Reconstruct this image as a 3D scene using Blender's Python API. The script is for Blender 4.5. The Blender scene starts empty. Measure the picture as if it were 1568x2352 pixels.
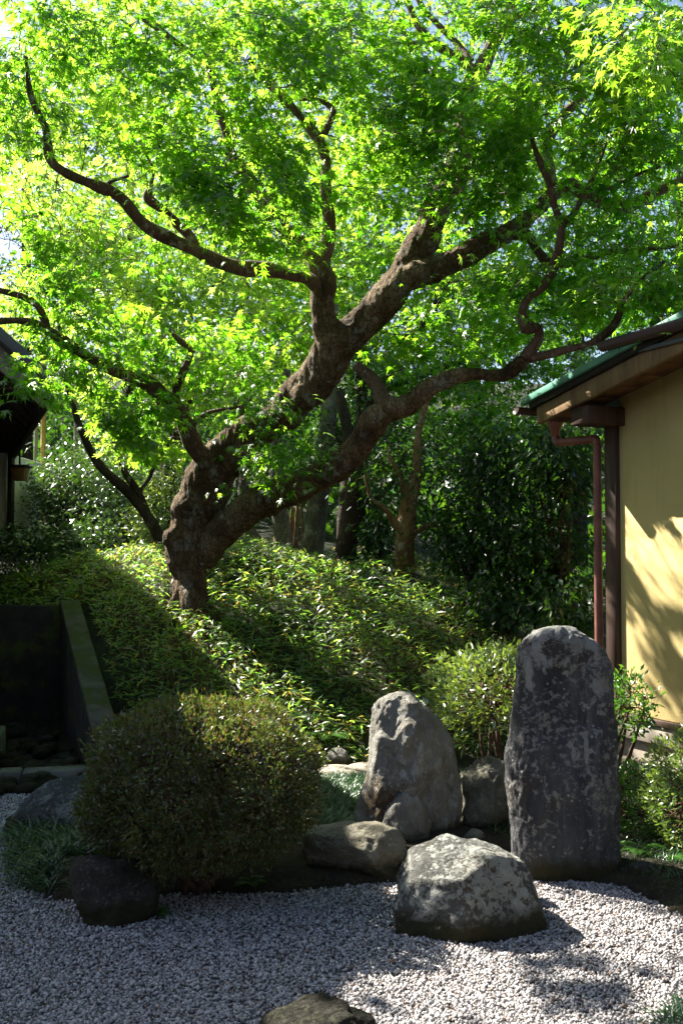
import bpy, bmesh, math, random
import numpy as np
from mathutils import Vector, Matrix, noise

# ------------------------------------------------------------------ camera
SC = bpy.context.scene
COL = SC.collection
random.seed(7)
RNG = np.random.default_rng(11)
F = 2287.0                      # focal length in units of a 1568 px wide picture
CH = 1.6                        # eye height
PITCH = math.atan2(88.0, F)
cam_d = bpy.data.cameras.new('camera')
cam = bpy.data.objects.new('camera', cam_d)
COL.objects.link(cam)
cam.location = (0, 0, CH)
cam.rotation_euler = (math.pi / 2 + PITCH, 0, 0)
cam_d.sensor_width = 36
cam_d.lens = 35.0
cam_d.clip_start = 0.05
cam_d.clip_end = 500
cam_d.dof.use_dof = True
cam_d.dof.focus_distance = 6.5
cam_d.dof.aperture_fstop = 6.3
SC.camera = cam

# ------------------------------------------------------------------ sky, sun, exposure
SUN_AZ = Vector((-0.80, 0.60)).normalized()
SUN_EL = math.radians(42.5)
SUN = Vector((SUN_AZ.x * math.cos(SUN_EL), SUN_AZ.y * math.cos(SUN_EL), math.sin(SUN_EL)))
world = bpy.data.worlds.new('World')
SC.world = world
world.use_nodes = True
wn = world.node_tree
sky = wn.nodes.new('ShaderNodeTexSky')
sky.sky_type = 'NISHITA'
sky.sun_disc = False
sky.dust_density = 1.6
sky.sun_elevation = SUN_EL
sky.sun_rotation = math.atan2(SUN_AZ.x, SUN_AZ.y)
bgn = wn.nodes['Background']
bgn.inputs['Strength'].default_value = 0.05
wn.links.new(sky.outputs[0], bgn.inputs[0])
sun_d = bpy.data.lights.new('sun', 'SUN')
sun_d.energy = 5.0
sun_d.angle = math.radians(0.5)
sun_d.color = (1.0, 0.94, 0.84)
sun = bpy.data.objects.new('sun', sun_d)
COL.objects.link(sun)
sun.rotation_euler = (-SUN).to_track_quat('-Z', 'Y').to_euler()
sun.location = (-12, 8, 14)
SC.view_settings.view_transform = 'Standard'
SC.view_settings.look = 'None'
SC.view_settings.gamma = 1
SC.view_settings.exposure = 2.15
SC.cycles.use_denoising = True
SC.cycles.max_bounces = 10
SC.cycles.diffuse_bounces = 6
SC.cycles.transmission_bounces = 8
SC.cycles.glossy_bounces = 2
SC.cycles.sample_clamp_indirect = 8

# ------------------------------------------------------------------ helpers
CP, SP = math.cos(PITCH), math.sin(PITCH)

def at(px, py, Y):
    a = (px - 784.0) / F
    b = (1176.0 - py) / F
    d = Vector((a, CP - b * SP, SP + b * CP))
    return Vector((0, 0, CH)) + d * (Y / d.y)

def ground_at(px, py, z=0.0):
    a = (px - 784.0) / F
    b = (1176.0 - py) / F
    d = Vector((a, CP - b * SP, SP + b * CP))
    return Vector((0, 0, CH)) + d * ((z - CH) / d.z)

def project(P):
    Q = P - np.array([0, 0, CH])
    f = Q[:, 1] * CP + Q[:, 2] * SP
    u = -Q[:, 1] * SP + Q[:, 2] * CP
    f = np.maximum(f, 1e-3)
    return 784 + F * Q[:, 0] / f, 1176 - F * u / f

def in_poly(x, y, poly):
    inside = np.zeros(x.shape, bool)
    n = len(poly)
    for i in range(n):
        x0, y0 = poly[i]
        x1, y1 = poly[(i + 1) % n]
        c = ((y0 > y) != (y1 > y)) & (x < (x1 - x0) * (y - y0) / ((y1 - y0) or 1e-9) + x0)
        inside ^= c
    return inside

def poly_dist(x, y, poly):
    d = np.full(x.shape, 1e9)
    n = len(poly)
    for i in range(n):
        a = np.array(poly[i]); b = np.array(poly[(i + 1) % n])
        ab = b - a
        t = np.clip(((x - a[0]) * ab[0] + (y - a[1]) * ab[1]) / (ab @ ab + 1e-12), 0, 1)
        d = np.minimum(d, np.hypot(x - a[0] - t * ab[0], y - a[1] - t * ab[1]))
    return d

def mesh_np(name, V, T, mat=None, smooth=False):
    V = np.asarray(V, np.float32).reshape(-1, 3)
    T = np.asarray(T, np.int32).reshape(-1, 3)
    me = bpy.data.meshes.new(name)
    me.vertices.add(len(V))
    me.vertices.foreach_set('co', V.ravel())
    me.loops.add(T.size)
    me.loops.foreach_set('vertex_index', T.ravel())
    me.polygons.add(len(T))
    me.polygons.foreach_set('loop_start', np.arange(len(T), dtype=np.int32) * 3)
    if smooth:
        me.polygons.foreach_set('use_smooth', np.ones(len(T), bool))
    me.update(calc_edges=True)
    if mat:
        me.materials.append(mat)
    return me

def tag(o, label=None, cat=None, group=None, kind=None):
    if label: o['label'] = label
    if cat: o['category'] = cat
    if group: o['group'] = group
    if kind: o['kind'] = kind
    return o

def link(name, me, parent=None):
    o = bpy.data.objects.new(name, me)
    COL.objects.link(o)
    if parent is not None:
        attach(o, parent)
    return o

def attach(o, parent):
    o.parent = parent
    root = parent
    off = Vector((0, 0, 0))
    while root is not None:           # things are only ever translated
        off += root.location
        root = root.parent
    o.matrix_parent_inverse = Matrix.Translation(-off)

def empty(name, loc):
    e = bpy.data.objects.new(name, None)
    COL.objects.link(e)
    e.location = loc
    e.empty_display_size = 0.1
    return e

def structure(name, me):
    o = link(name, me)
    o['kind'] = 'structure'
    return o

def catmull(pts, n):
    """pts: list of tuples (any dim); returns n-per-segment interpolation."""
    P = np.array(pts, float)
    P = np.vstack([2 * P[0] - P[1], P, 2 * P[-1] - P[-2]])
    out = []
    for i in range(1, len(P) - 2):
        p0, p1, p2, p3 = P[i - 1:i + 3]
        for k in range(n):
            t = k / n
            out.append(0.5 * ((2 * p1) + (-p0 + p2) * t + (2 * p0 - 5 * p1 + 4 * p2 - p3) * t * t + (-p0 + 3 * p1 - 3 * p2 + p3) * t ** 3))
    out.append(P[-2])
    return np.array(out)

def tube(path, rad, sides=8, wob=0.0, seed=0, cap=True):
    path = np.asarray(path, float)
    rad = np.asarray(rad, float)
    n = len(path)
    tan = np.gradient(path, axis=0)
    tan /= np.linalg.norm(tan, axis=1, keepdims=True) + 1e-9
    ref = np.array([0.0, 0, 1]) if abs(tan[0][2]) < 0.9 else np.array([1.0, 0, 0])
    V = []
    a = np.cross(tan[0], ref); a /= np.linalg.norm(a)
    ang = np.linspace(0, 2 * math.pi, sides, endpoint=False)
    for i in range(n):
        a = a - tan[i] * (a @ tan[i]); a /= np.linalg.norm(a) + 1e-9
        b = np.cross(tan[i], a)
        ring = np.outer(np.cos(ang), a) + np.outer(np.sin(ang), b)
        r = np.full(sides, rad[i])
        if wob:
            for k in range(sides):
                q = path[i] + ring[k] * rad[i]
                r[k] *= 1 + wob * noise.noise(Vector((q[0] * 5 + seed, q[1] * 5, q[2] * 5)))
        V.append(path[i] + ring * r[:, None])
    V = np.vstack(V)
    T = []
    for i in range(n - 1):
        for k in range(sides):
            k2 = (k + 1) % sides
            p, q, r_, s = i * sides + k, i * sides + k2, (i + 1) * sides + k2, (i + 1) * sides + k
            T += [(p, q, r_), (p, r_, s)]
    if cap:
        V = np.vstack([V, path[0], path[-1]])
        c0, c1 = len(V) - 2, len(V) - 1
        for k in range(sides):
            T.append((c0, (k + 1) % sides, k))
            T.append((c1, (n - 1) * sides + k, (n - 1) * sides + (k + 1) % sides))
    return V, np.array(T)

def join_np(parts):
    V, T, off = [], [], 0
    for v, t in parts:
        V.append(v); T.append(np.asarray(t) + off); off += len(v)
    return np.vstack(V), np.vstack(T)

def unit(a):
    return a / (np.linalg.norm(a, axis=-1, keepdims=True) + 1e-9)

def frames(D, N):
    D = unit(D)
    X = unit(np.cross(D, N))
    N2 = np.cross(X, D)
    return np.stack([X, D, N2], axis=2)          # columns x, y(tip), z(normal)

def scatter(tmpls, P, D, N, S):
    """leaf-like pieces: a list of templates (verts, tris), random one for each place."""
    R = frames(D, N)
    pick = RNG.integers(0, len(tmpls), len(P))
    parts = []
    for k, (tv, tt) in enumerate(tmpls):
        m = pick == k
        if not m.any():
            continue
        v = np.einsum('nij,vj->nvi', R[m], tv) * S[m][:, None, None] + P[m][:, None, :]
        nn = int(m.sum())
        t = tt[None] + (np.arange(nn) * len(tv))[:, None, None]
        parts.append((v.reshape(-1, 3), t.reshape(-1, 3)))
    return join_np(parts)

# ------------------------------------------------------------------ materials
def new_mat(name):
    m = bpy.data.materials.new(name)
    m.use_nodes = True
    nt = m.node_tree
    for n in list(nt.nodes):
        nt.nodes.remove(n)
    out = nt.nodes.new('ShaderNodeOutputMaterial')
    return m, nt, out

def nd(nt, t, **kw):
    n = nt.nodes.new(t)
    for k, v in kw.items():
        if k.startswith('i_'):
            key = k[2:]
            n.inputs[int(key) if key.isdigit() else key.replace('_', ' ')].default_value = v
        else:
            setattr(n, k, v)
    return n

def c4(c):
    return (c[0], c[1], c[2], 1.0)

def ramp(nt, fac, stops, interp='LINEAR'):
    r = nt.nodes.new('ShaderNodeValToRGB')
    r.color_ramp.interpolation = interp
    e = r.color_ramp.elements
    while len(e) < len(stops):
        e.new(0.5)
    for i, (p, c) in enumerate(stops):
        e[i].position = p
        e[i].color = c4(c) if len(c) == 3 else c
    nt.links.new(fac, r.inputs[0])
    return r.outputs[0]

def leaf_mat(name, refl, trans, mix=0.5, gloss=0.06, rough=0.35):
    """refl / trans: lists of colours spread at random over the single leaves."""
    m, nt, out = new_mat(name)
    geo = nd(nt, 'ShaderNodeNewGeometry')
    rnd = geo.outputs['Random Per Island']
    n = len(refl)
    cr = ramp(nt, rnd, [(i / max(1, n - 1), c) for i, c in enumerate(refl)])
    ct = ramp(nt, rnd, [(i / max(1, len(trans) - 1), c) for i, c in enumerate(trans)])
    vn = nd(nt, 'ShaderNodeTexNoise', i_Scale=1.7, i_Detail=3.0)
    nt.links.new(geo.outputs['Position'], vn.inputs['Vector'])
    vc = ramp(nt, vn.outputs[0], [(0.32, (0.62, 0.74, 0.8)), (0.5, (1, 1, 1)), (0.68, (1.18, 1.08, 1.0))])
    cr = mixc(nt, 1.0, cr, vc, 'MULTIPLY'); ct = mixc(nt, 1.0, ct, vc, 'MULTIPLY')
    df = nd(nt, 'ShaderNodeBsdfDiffuse'); nt.links.new(cr, df.inputs[0])
    tr = nd(nt, 'ShaderNodeBsdfTranslucent'); nt.links.new(ct, tr.inputs[0])
    mx = nd(nt, 'ShaderNodeMixShader', i_0=mix)
    nt.links.new(df.outputs[0], mx.inputs[1]); nt.links.new(tr.outputs[0], mx.inputs[2])
    gl = nd(nt, 'ShaderNodeBsdfGlossy', i_Roughness=rough)
    gl.inputs[0].default_value = (1, 1, 1, 1)
    lw = nd(nt, 'ShaderNodeLayerWeight', i_Blend=0.25)
    ml = nd(nt, 'ShaderNodeMath', operation='MULTIPLY_ADD')
    nt.links.new(lw.outputs['Fresnel'], ml.inputs[0]); ml.inputs[1].default_value = 0.12; ml.inputs[2].default_value = gloss
    mg = nd(nt, 'ShaderNodeMixShader')
    nt.links.new(ml.outputs[0], mg.inputs[0]); nt.links.new(mx.outputs[0], mg.inputs[1]); nt.links.new(gl.outputs[0], mg.inputs[2])
    nt.links.new(mg.outputs[0], out.inputs[0])
    return m

def pbr(name, colsock_fn, rough=0.8, bump=None, spec=0.3):
    m, nt, out = new_mat(name)
    b = nd(nt, 'ShaderNodeBsdfPrincipled', i_Roughness=rough)
    b.inputs['Specular IOR Level'].default_value = spec
    nt.links.new(b.outputs[0], out.inputs[0])
    tc = nd(nt, 'ShaderNodeTexCoord')
    col, hgt = colsock_fn(nt, tc.outputs['Object'])
    nt.links.new(col, b.inputs['Base Color'])
    if hgt is not None:
        bp = nd(nt, 'ShaderNodeBump', i_Strength=bump[0], i_Distance=bump[1])
        nt.links.new(hgt, bp.inputs['Height'])
        nt.links.new(bp.outputs[0], b.inputs['Normal'])
    return m

def noi(nt, co, scale, detail=6, rough=0.6, stretch=None, dist=0.0):
    if stretch:
        mp = nd(nt, 'ShaderNodeMapping'); mp.inputs['Scale'].default_value = stretch
        nt.links.new(co, mp.inputs[0]); co = mp.outputs[0]
    n = nd(nt, 'ShaderNodeTexNoise', i_Scale=scale, i_Detail=detail, i_Roughness=rough, i_Distortion=dist)
    nt.links.new(co, n.inputs['Vector'])
    return n.outputs[0]

def mixc(nt, fac, a, b, mode='MIX'):
    m = nd(nt, 'ShaderNodeMix', data_type='RGBA', blend_type=mode)
    if isinstance(fac, (int, float)):
        m.inputs[0].default_value = fac
    else:
        nt.links.new(fac, m.inputs[0])
    for s, v in ((6, a), (7, b)):
        if isinstance(v, tuple):
            m.inputs[s].default_value = c4(v)
        else:
            nt.links.new(v, m.inputs[s])
    return m.outputs[2]

def thresh(nt, sock, lo, hi):
    return ramp(nt, sock, [(lo, (0, 0, 0)), (hi, (1, 1, 1))])

def madd(nt, a, b, k=1.0):
    m = nd(nt, 'ShaderNodeMath', operation='MULTIPLY_ADD')
    nt.links.new(b, m.inputs[0]); m.inputs[1].default_value = k
    nt.links.new(a, m.inputs[2])
    return m.outputs[0]

def _below(nt, sock, full, none):
    # 1 where sock is on the 'full' side, 0 on the 'none' side
    m = nd(nt, 'ShaderNodeMapRange', clamp=True)
    nt.links.new(sock, m.inputs[0])
    m.inputs[1].default_value = none; m.inputs[2].default_value = full
    m.inputs[3].default_value = 0.0; m.inputs[4].default_value = 1.0
    return m.outputs[0]

def rock_mat(name, dark, mid, light, lichen=(0.42, 0.43, 0.38), cover=0.58, lscale=9.0, moss=0.0, stretch=(1, 1, 1), seed=0.0, brown=None, streak=0.0, patches=(), pale_top=None):
    def fn(nt, co):
        mp = nd(nt, 'ShaderNodeMapping'); mp.inputs['Location'].default_value = (seed, seed * 1.7, seed * .6)
        nt.links.new(co, mp.inputs[0]); co = mp.outputs[0]
        a = noi(nt, co, 4.0, 8, 0.65, stretch)
        fine = noi(nt, co, 42.0, 6, 0.7, stretch)
        base = ramp(nt, a, [(0.32, dark), (0.5, mid), (0.68, light)])
        base = mixc(nt, thresh(nt, fine, 0.35, 0.72), mixc(nt, 0.45, base, dark), base)
        if brown:
            base = mixc(nt, thresh(nt, noi(nt, co, 2.2, 5), 0.5, 0.66), base, brown)
        if streak:
            st = noi(nt, co, 16.0, 5, 0.6, (1, 1, 0.07))
            base = mixc(nt, thresh(nt, st, 0.55, 0.75), base, light)
        la = noi(nt, co, lscale, 7, 0.72, None, 0.3)
        lb = noi(nt, co, lscale * .3, 3, 0.5)
        mu = nd(nt, 'ShaderNodeMath', operation='MULTIPLY_ADD'); nt.links.new(lb, mu.inputs[0]); mu.inputs[1].default_value = 0.45
        nt.links.new(la, mu.inputs[2])
        lm = thresh(nt, mu.outputs[0], cover + .2, cover + .27)
        col = mixc(nt, lm, base, lichen)
        if patches or pale_top:
            g0 = nd(nt, 'ShaderNodeNewGeometry'); sp_ = nd(nt, 'ShaderNodeSeparateXYZ'); nt.links.new(g0.outputs['Position'], sp_.inputs[0])
            wob = noi(nt, co, 14.0, 6, .7)
            for (cx, cz, rx, rz) in patches:
                ax = nd(nt, 'ShaderNodeMath', operation='SUBTRACT'); nt.links.new(sp_.outputs[0], ax.inputs[0]); ax.inputs[1].default_value = cx
                az = nd(nt, 'ShaderNodeMath', operation='SUBTRACT'); nt.links.new(sp_.outputs[2], az.inputs[0]); az.inputs[1].default_value = cz
                cb = nd(nt, 'ShaderNodeCombineXYZ')
                for src, k, r_ in ((ax, 0, rx), (az, 2, rz)):
                    dv = nd(nt, 'ShaderNodeMath', operation='DIVIDE'); nt.links.new(src.outputs[0], dv.inputs[0]); dv.inputs[1].default_value = r_
                    nt.links.new(dv.outputs[0], cb.inputs[k])
                ln = nd(nt, 'ShaderNodeVectorMath', operation='LENGTH'); nt.links.new(cb.outputs[0], ln.inputs[0])
                dd_ = madd(nt, ln.outputs['Value'], wob, 2.4)
                col = mixc(nt, _below(nt, dd_, 1.75, 2.05), col, lichen)
            if pale_top:
                tz = madd(nt, sp_.outputs[2], wob, 1.1)
                col = mixc(nt, _below(nt, tz, pale_top + .66, pale_top + .56), col, lichen)
        f2 = madd(nt, noi(nt, co, 48.0, 5, .75), noi(nt, co, 3.2, 3, .5), .6)
        col = mixc(nt, thresh(nt, f2, .86, .94), col, tuple(c * .8 for c in lichen))
        # small pale lichen dots
        vo = nd(nt, 'ShaderNodeTexVoronoi', i_Scale=26.0, i_Randomness=1.0)
        nt.links.new(co, vo.inputs['Vector'])
        dots = ramp(nt, vo.outputs['Distance'], [(0.14, (1, 1, 1)), (0.2, (0, 0, 0))])
        sel = thresh(nt, noi(nt, co, 5.0, 3), 0.52, 0.56)
        col = mixc(nt, mixc(nt, 1.0, dots, sel, 'MULTIPLY'), col, tuple(min(1, c * 1.12) for c in lichen))
        if moss:
            geo = nd(nt, 'ShaderNodeNewGeometry')
            sx = nd(nt, 'ShaderNodeSeparateXYZ'); nt.links.new(geo.outputs['Normal'], sx.inputs[0])
            mm = nd(nt, 'ShaderNodeMath', operation='MULTIPLY_ADD')
            nt.links.new(noi(nt, co, 6.0, 5), mm.inputs[0]); mm.inputs[1].default_value = 1.1
            nt.links.new(sx.outputs[2], mm.inputs[2])
            mcol = ramp(nt, noi(nt, co, 30.0, 5, .7), [(0.35, (0.02, 0.03, 0.006)), (0.6, (0.06, 0.075, 0.014)), (0.75, (0.1, 0.1, 0.02))])
            col = mixc(nt, thresh(nt, mm.outputs[0], 1.4 - moss * .5, 1.5 - moss * .5), col, mcol)
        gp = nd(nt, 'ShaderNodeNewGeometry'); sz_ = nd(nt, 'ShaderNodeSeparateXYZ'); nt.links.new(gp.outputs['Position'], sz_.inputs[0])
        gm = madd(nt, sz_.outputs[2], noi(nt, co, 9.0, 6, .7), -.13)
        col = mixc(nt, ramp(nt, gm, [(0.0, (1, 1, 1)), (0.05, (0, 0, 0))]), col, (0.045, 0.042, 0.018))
        h = madd(nt, a, fine, 0.75)
        h = madd(nt, h, noi(nt, co, 15.0, 6, 0.65, stretch), 0.9)
        h = madd(nt, h, lm, 0.06)
        return col, h
    return pbr(name, fn, 0.85, (1.0, 0.05), 0.25)

M = {}
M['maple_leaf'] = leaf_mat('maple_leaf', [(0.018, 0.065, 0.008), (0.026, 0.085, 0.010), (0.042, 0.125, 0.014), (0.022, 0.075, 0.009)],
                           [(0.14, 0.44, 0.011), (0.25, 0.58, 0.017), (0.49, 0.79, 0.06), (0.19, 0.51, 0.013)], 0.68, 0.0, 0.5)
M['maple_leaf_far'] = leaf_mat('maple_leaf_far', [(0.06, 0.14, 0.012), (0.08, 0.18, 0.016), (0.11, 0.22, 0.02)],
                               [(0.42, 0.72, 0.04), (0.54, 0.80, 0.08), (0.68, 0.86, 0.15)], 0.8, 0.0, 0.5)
M['evergreen_leaf'] = leaf_mat('evergreen_leaf', [(0.007, 0.028, 0.008), (0.013, 0.042, 0.009), (0.024, 0.066, 0.013)],
                               [(0.04, 0.13, 0.008), (0.07, 0.19, 0.01), (0.11, 0.26, 0.012)], 0.38, 0.02, 0.35)
M['camellia_leaf'] = leaf_mat('camellia_leaf', [(0.018, 0.055, 0.012), (0.03, 0.08, 0.016), (0.05, 0.11, 0.02)],
                              [(0.06, 0.15, 0.01), (0.1, 0.22, 0.015), (0.16, 0.3, 0.02)], 0.35, 0.14, 0.3)
M['azalea_leaf'] = leaf_mat('azalea_leaf', [(0.05, 0.08, 0.022), (0.07, 0.105, 0.026), (0.085, 0.12, 0.03), (0.10, 0.085, 0.03), (0.07, 0.04, 0.02)],
                            [(0.12, 0.2, 0.02), (0.16, 0.25, 0.02), (0.2, 0.28, 0.03), (0.24, 0.2, 0.03), (0.2, 0.1, 0.04)], 0.35, 0.04, 0.35)
M['azalea_bright'] = leaf_mat('azalea_bright', [(0.08, 0.14, 0.03), (0.1, 0.17, 0.035), (0.13, 0.19, 0.04)],
                              [(0.22, 0.34, 0.03), (0.28, 0.4, 0.04), (0.36, 0.46, 0.06)], 0.42, 0.08, 0.32)
M['sasa_leaf'] = leaf_mat('sasa_leaf', [(0.022, 0.085, 0.016), (0.032, 0.115, 0.02), (0.05, 0.15, 0.024), (0.06, 0.15, 0.025), (0.17, 0.12, 0.045)],
                          [(0.2, 0.5, 0.03), (0.3, 0.6, 0.05), (0.46, 0.72, 0.09), (0.5, 0.7, 0.1), (0.6, 0.38, 0.08)], 0.64, 0.05, 0.38)
M['sasa_stem'] = leaf_mat('sasa_stem', [(0.16, 0.12, 0.04), (0.22, 0.13, 0.04), (0.14, 0.07, 0.025), (0.12, 0.13, 0.03)],
                          [(0.2, 0.14, 0.04), (0.25, 0.13, 0.04)], 0.2, 0.03, 0.4)
M['mondo_grass'] = leaf_mat('mondo_grass', [(0.010, 0.045, 0.014), (0.018, 0.065, 0.02), (0.03, 0.085, 0.02)],
                            [(0.04, 0.13, 0.02), (0.07, 0.2, 0.02)], 0.3, 0.09, 0.3)
M['fern_leaf'] = leaf_mat('fern_leaf', [(0.04, 0.13, 0.015), (0.06, 0.17, 0.02)], [(0.12, 0.3, 0.02), (0.16, 0.36, 0.02)], 0.4, 0.05, 0.35)
M['dead_leaf'] = leaf_mat('dead_leaf', [(0.2, 0.09, 0.03), (0.28, 0.14, 0.05), (0.14, 0.06, 0.03)], [(0.2, 0.1, 0.03), (0.25, 0.1, 0.03)], 0.2, 0.03, 0.5)

def bark_fn(dark, mid, light, moss=None, lich=0.0):
    def fn(nt, co):
        a = noi(nt, co, 5.0, 8, 0.7, (1, 1, 0.55))
        f = noi(nt, co, 34.0, 6, 0.7, (1, 1, 0.35), 0.5)
        b = ramp(nt, madd(nt, a, f, 0.35), [(0.5, dark), (0.68, mid), (0.9, light)])
        if lich:
            b = mixc(nt, thresh(nt, noi(nt, co, 7.0, 6, 0.7), 0.6 - lich * .1, 0.66), b, (0.30, 0.29, 0.24))
        if moss:
            geo = nd(nt, 'ShaderNodeNewGeometry')
            sx = nd(nt, 'ShaderNodeSeparateXYZ'); nt.links.new(geo.outputs['Normal'], sx.inputs[0])
            mm = nd(nt, 'ShaderNodeMath', operation='MULTIPLY_ADD')
            nt.links.new(noi(nt, co, 4.0, 6, 0.65), mm.inputs[0]); mm.inputs[1].default_value = 2.2
            tm = nd(nt, 'ShaderNodeMath', operation='SUBTRACT'); nt.links.new(sx.outputs[2], tm.inputs[0])
            nt.links.new(sx.outputs[0], tm.inputs[1])
            nt.links.new(tm.outputs[0], mm.inputs[2])
            mcol = ramp(nt, noi(nt, co, 20, 4), [(0.4, (0.09, 0.085, 0.014)), (0.55, (0.17, 0.14, 0.02)), (0.66, (0.32, 0.15, 0.02))])
            b = mixc(nt, thresh(nt, mm.outputs[0], 1.84, 2.1), b, mcol)
        wv = noi(nt, co, 6.0, 4, .6)
        mp = nd(nt, 'ShaderNodeMapping'); mp.inputs['Scale'].default_value = (1, 1, .5)
        vm = nd(nt, 'ShaderNodeVectorMath', operation='MULTIPLY_ADD')
        nt.links.new(wv, vm.inputs[0]); vm.inputs[1].default_value = (.12, .12, .12); nt.links.new(co, vm.inputs[2])
        nt.links.new(vm.outputs[0], mp.inputs[0])
        vo = nd(nt, 'ShaderNodeTexVoronoi', feature='DISTANCE_TO_EDGE', i_Scale=26.0)
        nt.links.new(mp.outputs[0], vo.inputs['Vector'])
        crack = ramp(nt, vo.outputs['Distance'], [(0.0, (0, 0, 0)), (0.12, (1, 1, 1))])
        b = mixc(nt, crack, mixc(nt, .6, b, dark), b)
        return b, madd(nt, madd(nt, madd(nt, a, f, 0.8), noi(nt, co, 14, 5, .7, (1, 1, .4)), 0.9), crack, .22)
    return fn
M['maple_bark'] = pbr('maple_bark', bark_fn((0.038, 0.023, 0.011), (0.165, 0.105, 0.055), (0.36, 0.275, 0.175), True, 0.5), 0.9, (1.0, 0.07), 0.2)
M['branch_bark'] = pbr('branch_bark', bark_fn((0.045, 0.025, 0.016), (0.11, 0.065, 0.045), (0.2, 0.14, 0.1), None, 0.3), 0.85, (0.7, 0.012), 0.25)
M['grey_bark'] = pbr('grey_bark', bark_fn((0.06, 0.05, 0.042), (0.15, 0.13, 0.11), (0.28, 0.25, 0.21), None, 0.6), 0.9, (0.8, 0.02), 0.2)
M['tan_bark'] = pbr('tan_bark', bark_fn((0.09, 0.05, 0.025), (0.2, 0.12, 0.06), (0.3, 0.2, 0.11), None, 0.2), 0.85, (0.6, 0.015), 0.2)
M['dark_bark'] = pbr('dark_bark', bark_fn((0.018, 0.013, 0.01), (0.045, 0.032, 0.024), (0.09, 0.07, 0.055), None, 0.1), 0.9, (0.8, 0.02), 0.2)
M['twig'] = pbr('twig', lambda nt, co: (ramp(nt, noi(nt, co, 3, 3), [(0.35, (0.05, 0.03, 0.018)), (0.65, (0.13, 0.075, 0.04))]), None), 0.8)
M['soil'] = pbr('soil', lambda nt, co: (ramp(nt, noi(nt, co, 9, 8, .7), [(0.35, (0.018, 0.013, 0.009)), (0.55, (0.04, 0.03, 0.018)), (0.7, (0.05, 0.055, 0.018))]), noi(nt, co, 30, 6, .7)), 0.95, (1.0, 0.03))
M['undergrowth'] = pbr('undergrowth', lambda nt, co: (ramp(nt, noi(nt, co, 3, 8, .7), [(0.35, (0.012, 0.014, 0.007)), (0.6, (0.03, 0.04, 0.015))]), noi(nt, co, 12, 6, .7)), 0.95, (1.0, 0.1))
M['gravel_bed'] = pbr('gravel_bed', lambda nt, co: (ramp(nt, noi(nt, co, 70, 4, .7), [(0.35, (0.07, 0.065, 0.06)), (0.6, (0.22, 0.2, 0.185))]), noi(nt, co, 80, 3, .7)), 0.95, (1.0, 0.02))
def pebble_mat():
    m, nt, out = new_mat('pebble')
    b = nd(nt, 'ShaderNodeBsdfPrincipled', i_Roughness=0.8)
    geo = nd(nt, 'ShaderNodeNewGeometry')
    col = ramp(nt, geo.outputs['Random Per Island'], [(0.0, (0.1, 0.092, 0.09)), (0.18, (0.27, 0.255, 0.25)), (0.55, (0.42, 0.40, 0.395)), (0.9, (0.54, 0.52, 0.51)), (0.96, (0.36, 0.27, 0.22)), (1.0, (0.2, 0.13, 0.09))])
    nt.links.new(col, b.inputs['Base Color'])
    nt.links.new(b.outputs[0], out.inputs[0])
    return m
M['pebble'] = pebble_mat()
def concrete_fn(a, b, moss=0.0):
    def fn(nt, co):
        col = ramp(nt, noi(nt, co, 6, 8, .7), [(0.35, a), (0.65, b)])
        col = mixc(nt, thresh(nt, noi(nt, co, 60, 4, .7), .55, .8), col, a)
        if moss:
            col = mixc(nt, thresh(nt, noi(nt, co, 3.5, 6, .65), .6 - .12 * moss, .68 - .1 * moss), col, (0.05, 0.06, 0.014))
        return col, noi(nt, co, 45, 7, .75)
    return fn
M['old_concrete'] = pbr('old_concrete', concrete_fn((0.055, 0.05, 0.04), (0.12, 0.11, 0.09), 1.3), .9, (.6, .01))
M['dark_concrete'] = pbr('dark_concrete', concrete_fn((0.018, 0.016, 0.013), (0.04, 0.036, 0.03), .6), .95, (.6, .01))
M['foundation'] = pbr('foundation', concrete_fn((0.18, 0.15, 0.115), (0.28, 0.245, 0.2)), .9, (.4, .006))
M['paving'] = pbr('paving', concrete_fn((0.22, 0.185, 0.14), (0.36, 0.31, 0.25)), .9, (.4, .006))
M['kerb'] = pbr('kerb', concrete_fn((0.09, 0.085, 0.07), (0.2, 0.19, 0.16), .3), .9, (.6, .008))
def plaster_fn(nt, co):
    c = mixc(nt, thresh(nt, noi(nt, co, 1.6, 6, .6), .4, .75), (0.56, 0.44, 0.19), (0.50, 0.385, 0.155))
    c = mixc(nt, thresh(nt, noi(nt, co, 7.0, 6, .65, (1, 1, .08)), .54, .8), c, (0.36, 0.275, 0.095))
    c = mixc(nt, thresh(nt, noi(nt, co, 55.0, 3, .6), .66, .74), c, (0.40, 0.31, 0.11))
    return c, madd(nt, noi(nt, co, 160, 4, .7), noi(nt, co, 9, 5, .6), 1.5)
M['plaster'] = pbr('plaster', plaster_fn, .92, (.5, .006))
M['white_plaster'] = pbr('white_plaster', lambda nt, co: (ramp(nt, noi(nt, co, 5, 6), [(0.3, (0.5, 0.48, 0.43)), (0.7, (0.62, 0.6, 0.55))]), noi(nt, co, 120, 4, .7)), .9, (.2, .003))
def wood_fn(a, b):
    return lambda nt, co: (ramp(nt, noi(nt, co, 9, 7, .65, (1, 1, .12), .6), [(0.35, a), (0.65, b)]), noi(nt, co, 40, 5, .6, (1, 1, .1)))
M['dark_wood'] = pbr('dark_wood', wood_fn((0.035, 0.018, 0.012), (0.085, 0.05, 0.036)), .7, (.4, .004))
M['barge_wood'] = pbr('barge_wood', wood_fn((0.12, 0.07, 0.035), (0.26, 0.165, 0.085)), .75, (.4, .004))
M['soffit_wood'] = pbr('soffit_wood', wood_fn((0.10, 0.045, 0.022), (0.21, 0.105, 0.05)), .75, (.3, .003))
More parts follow.
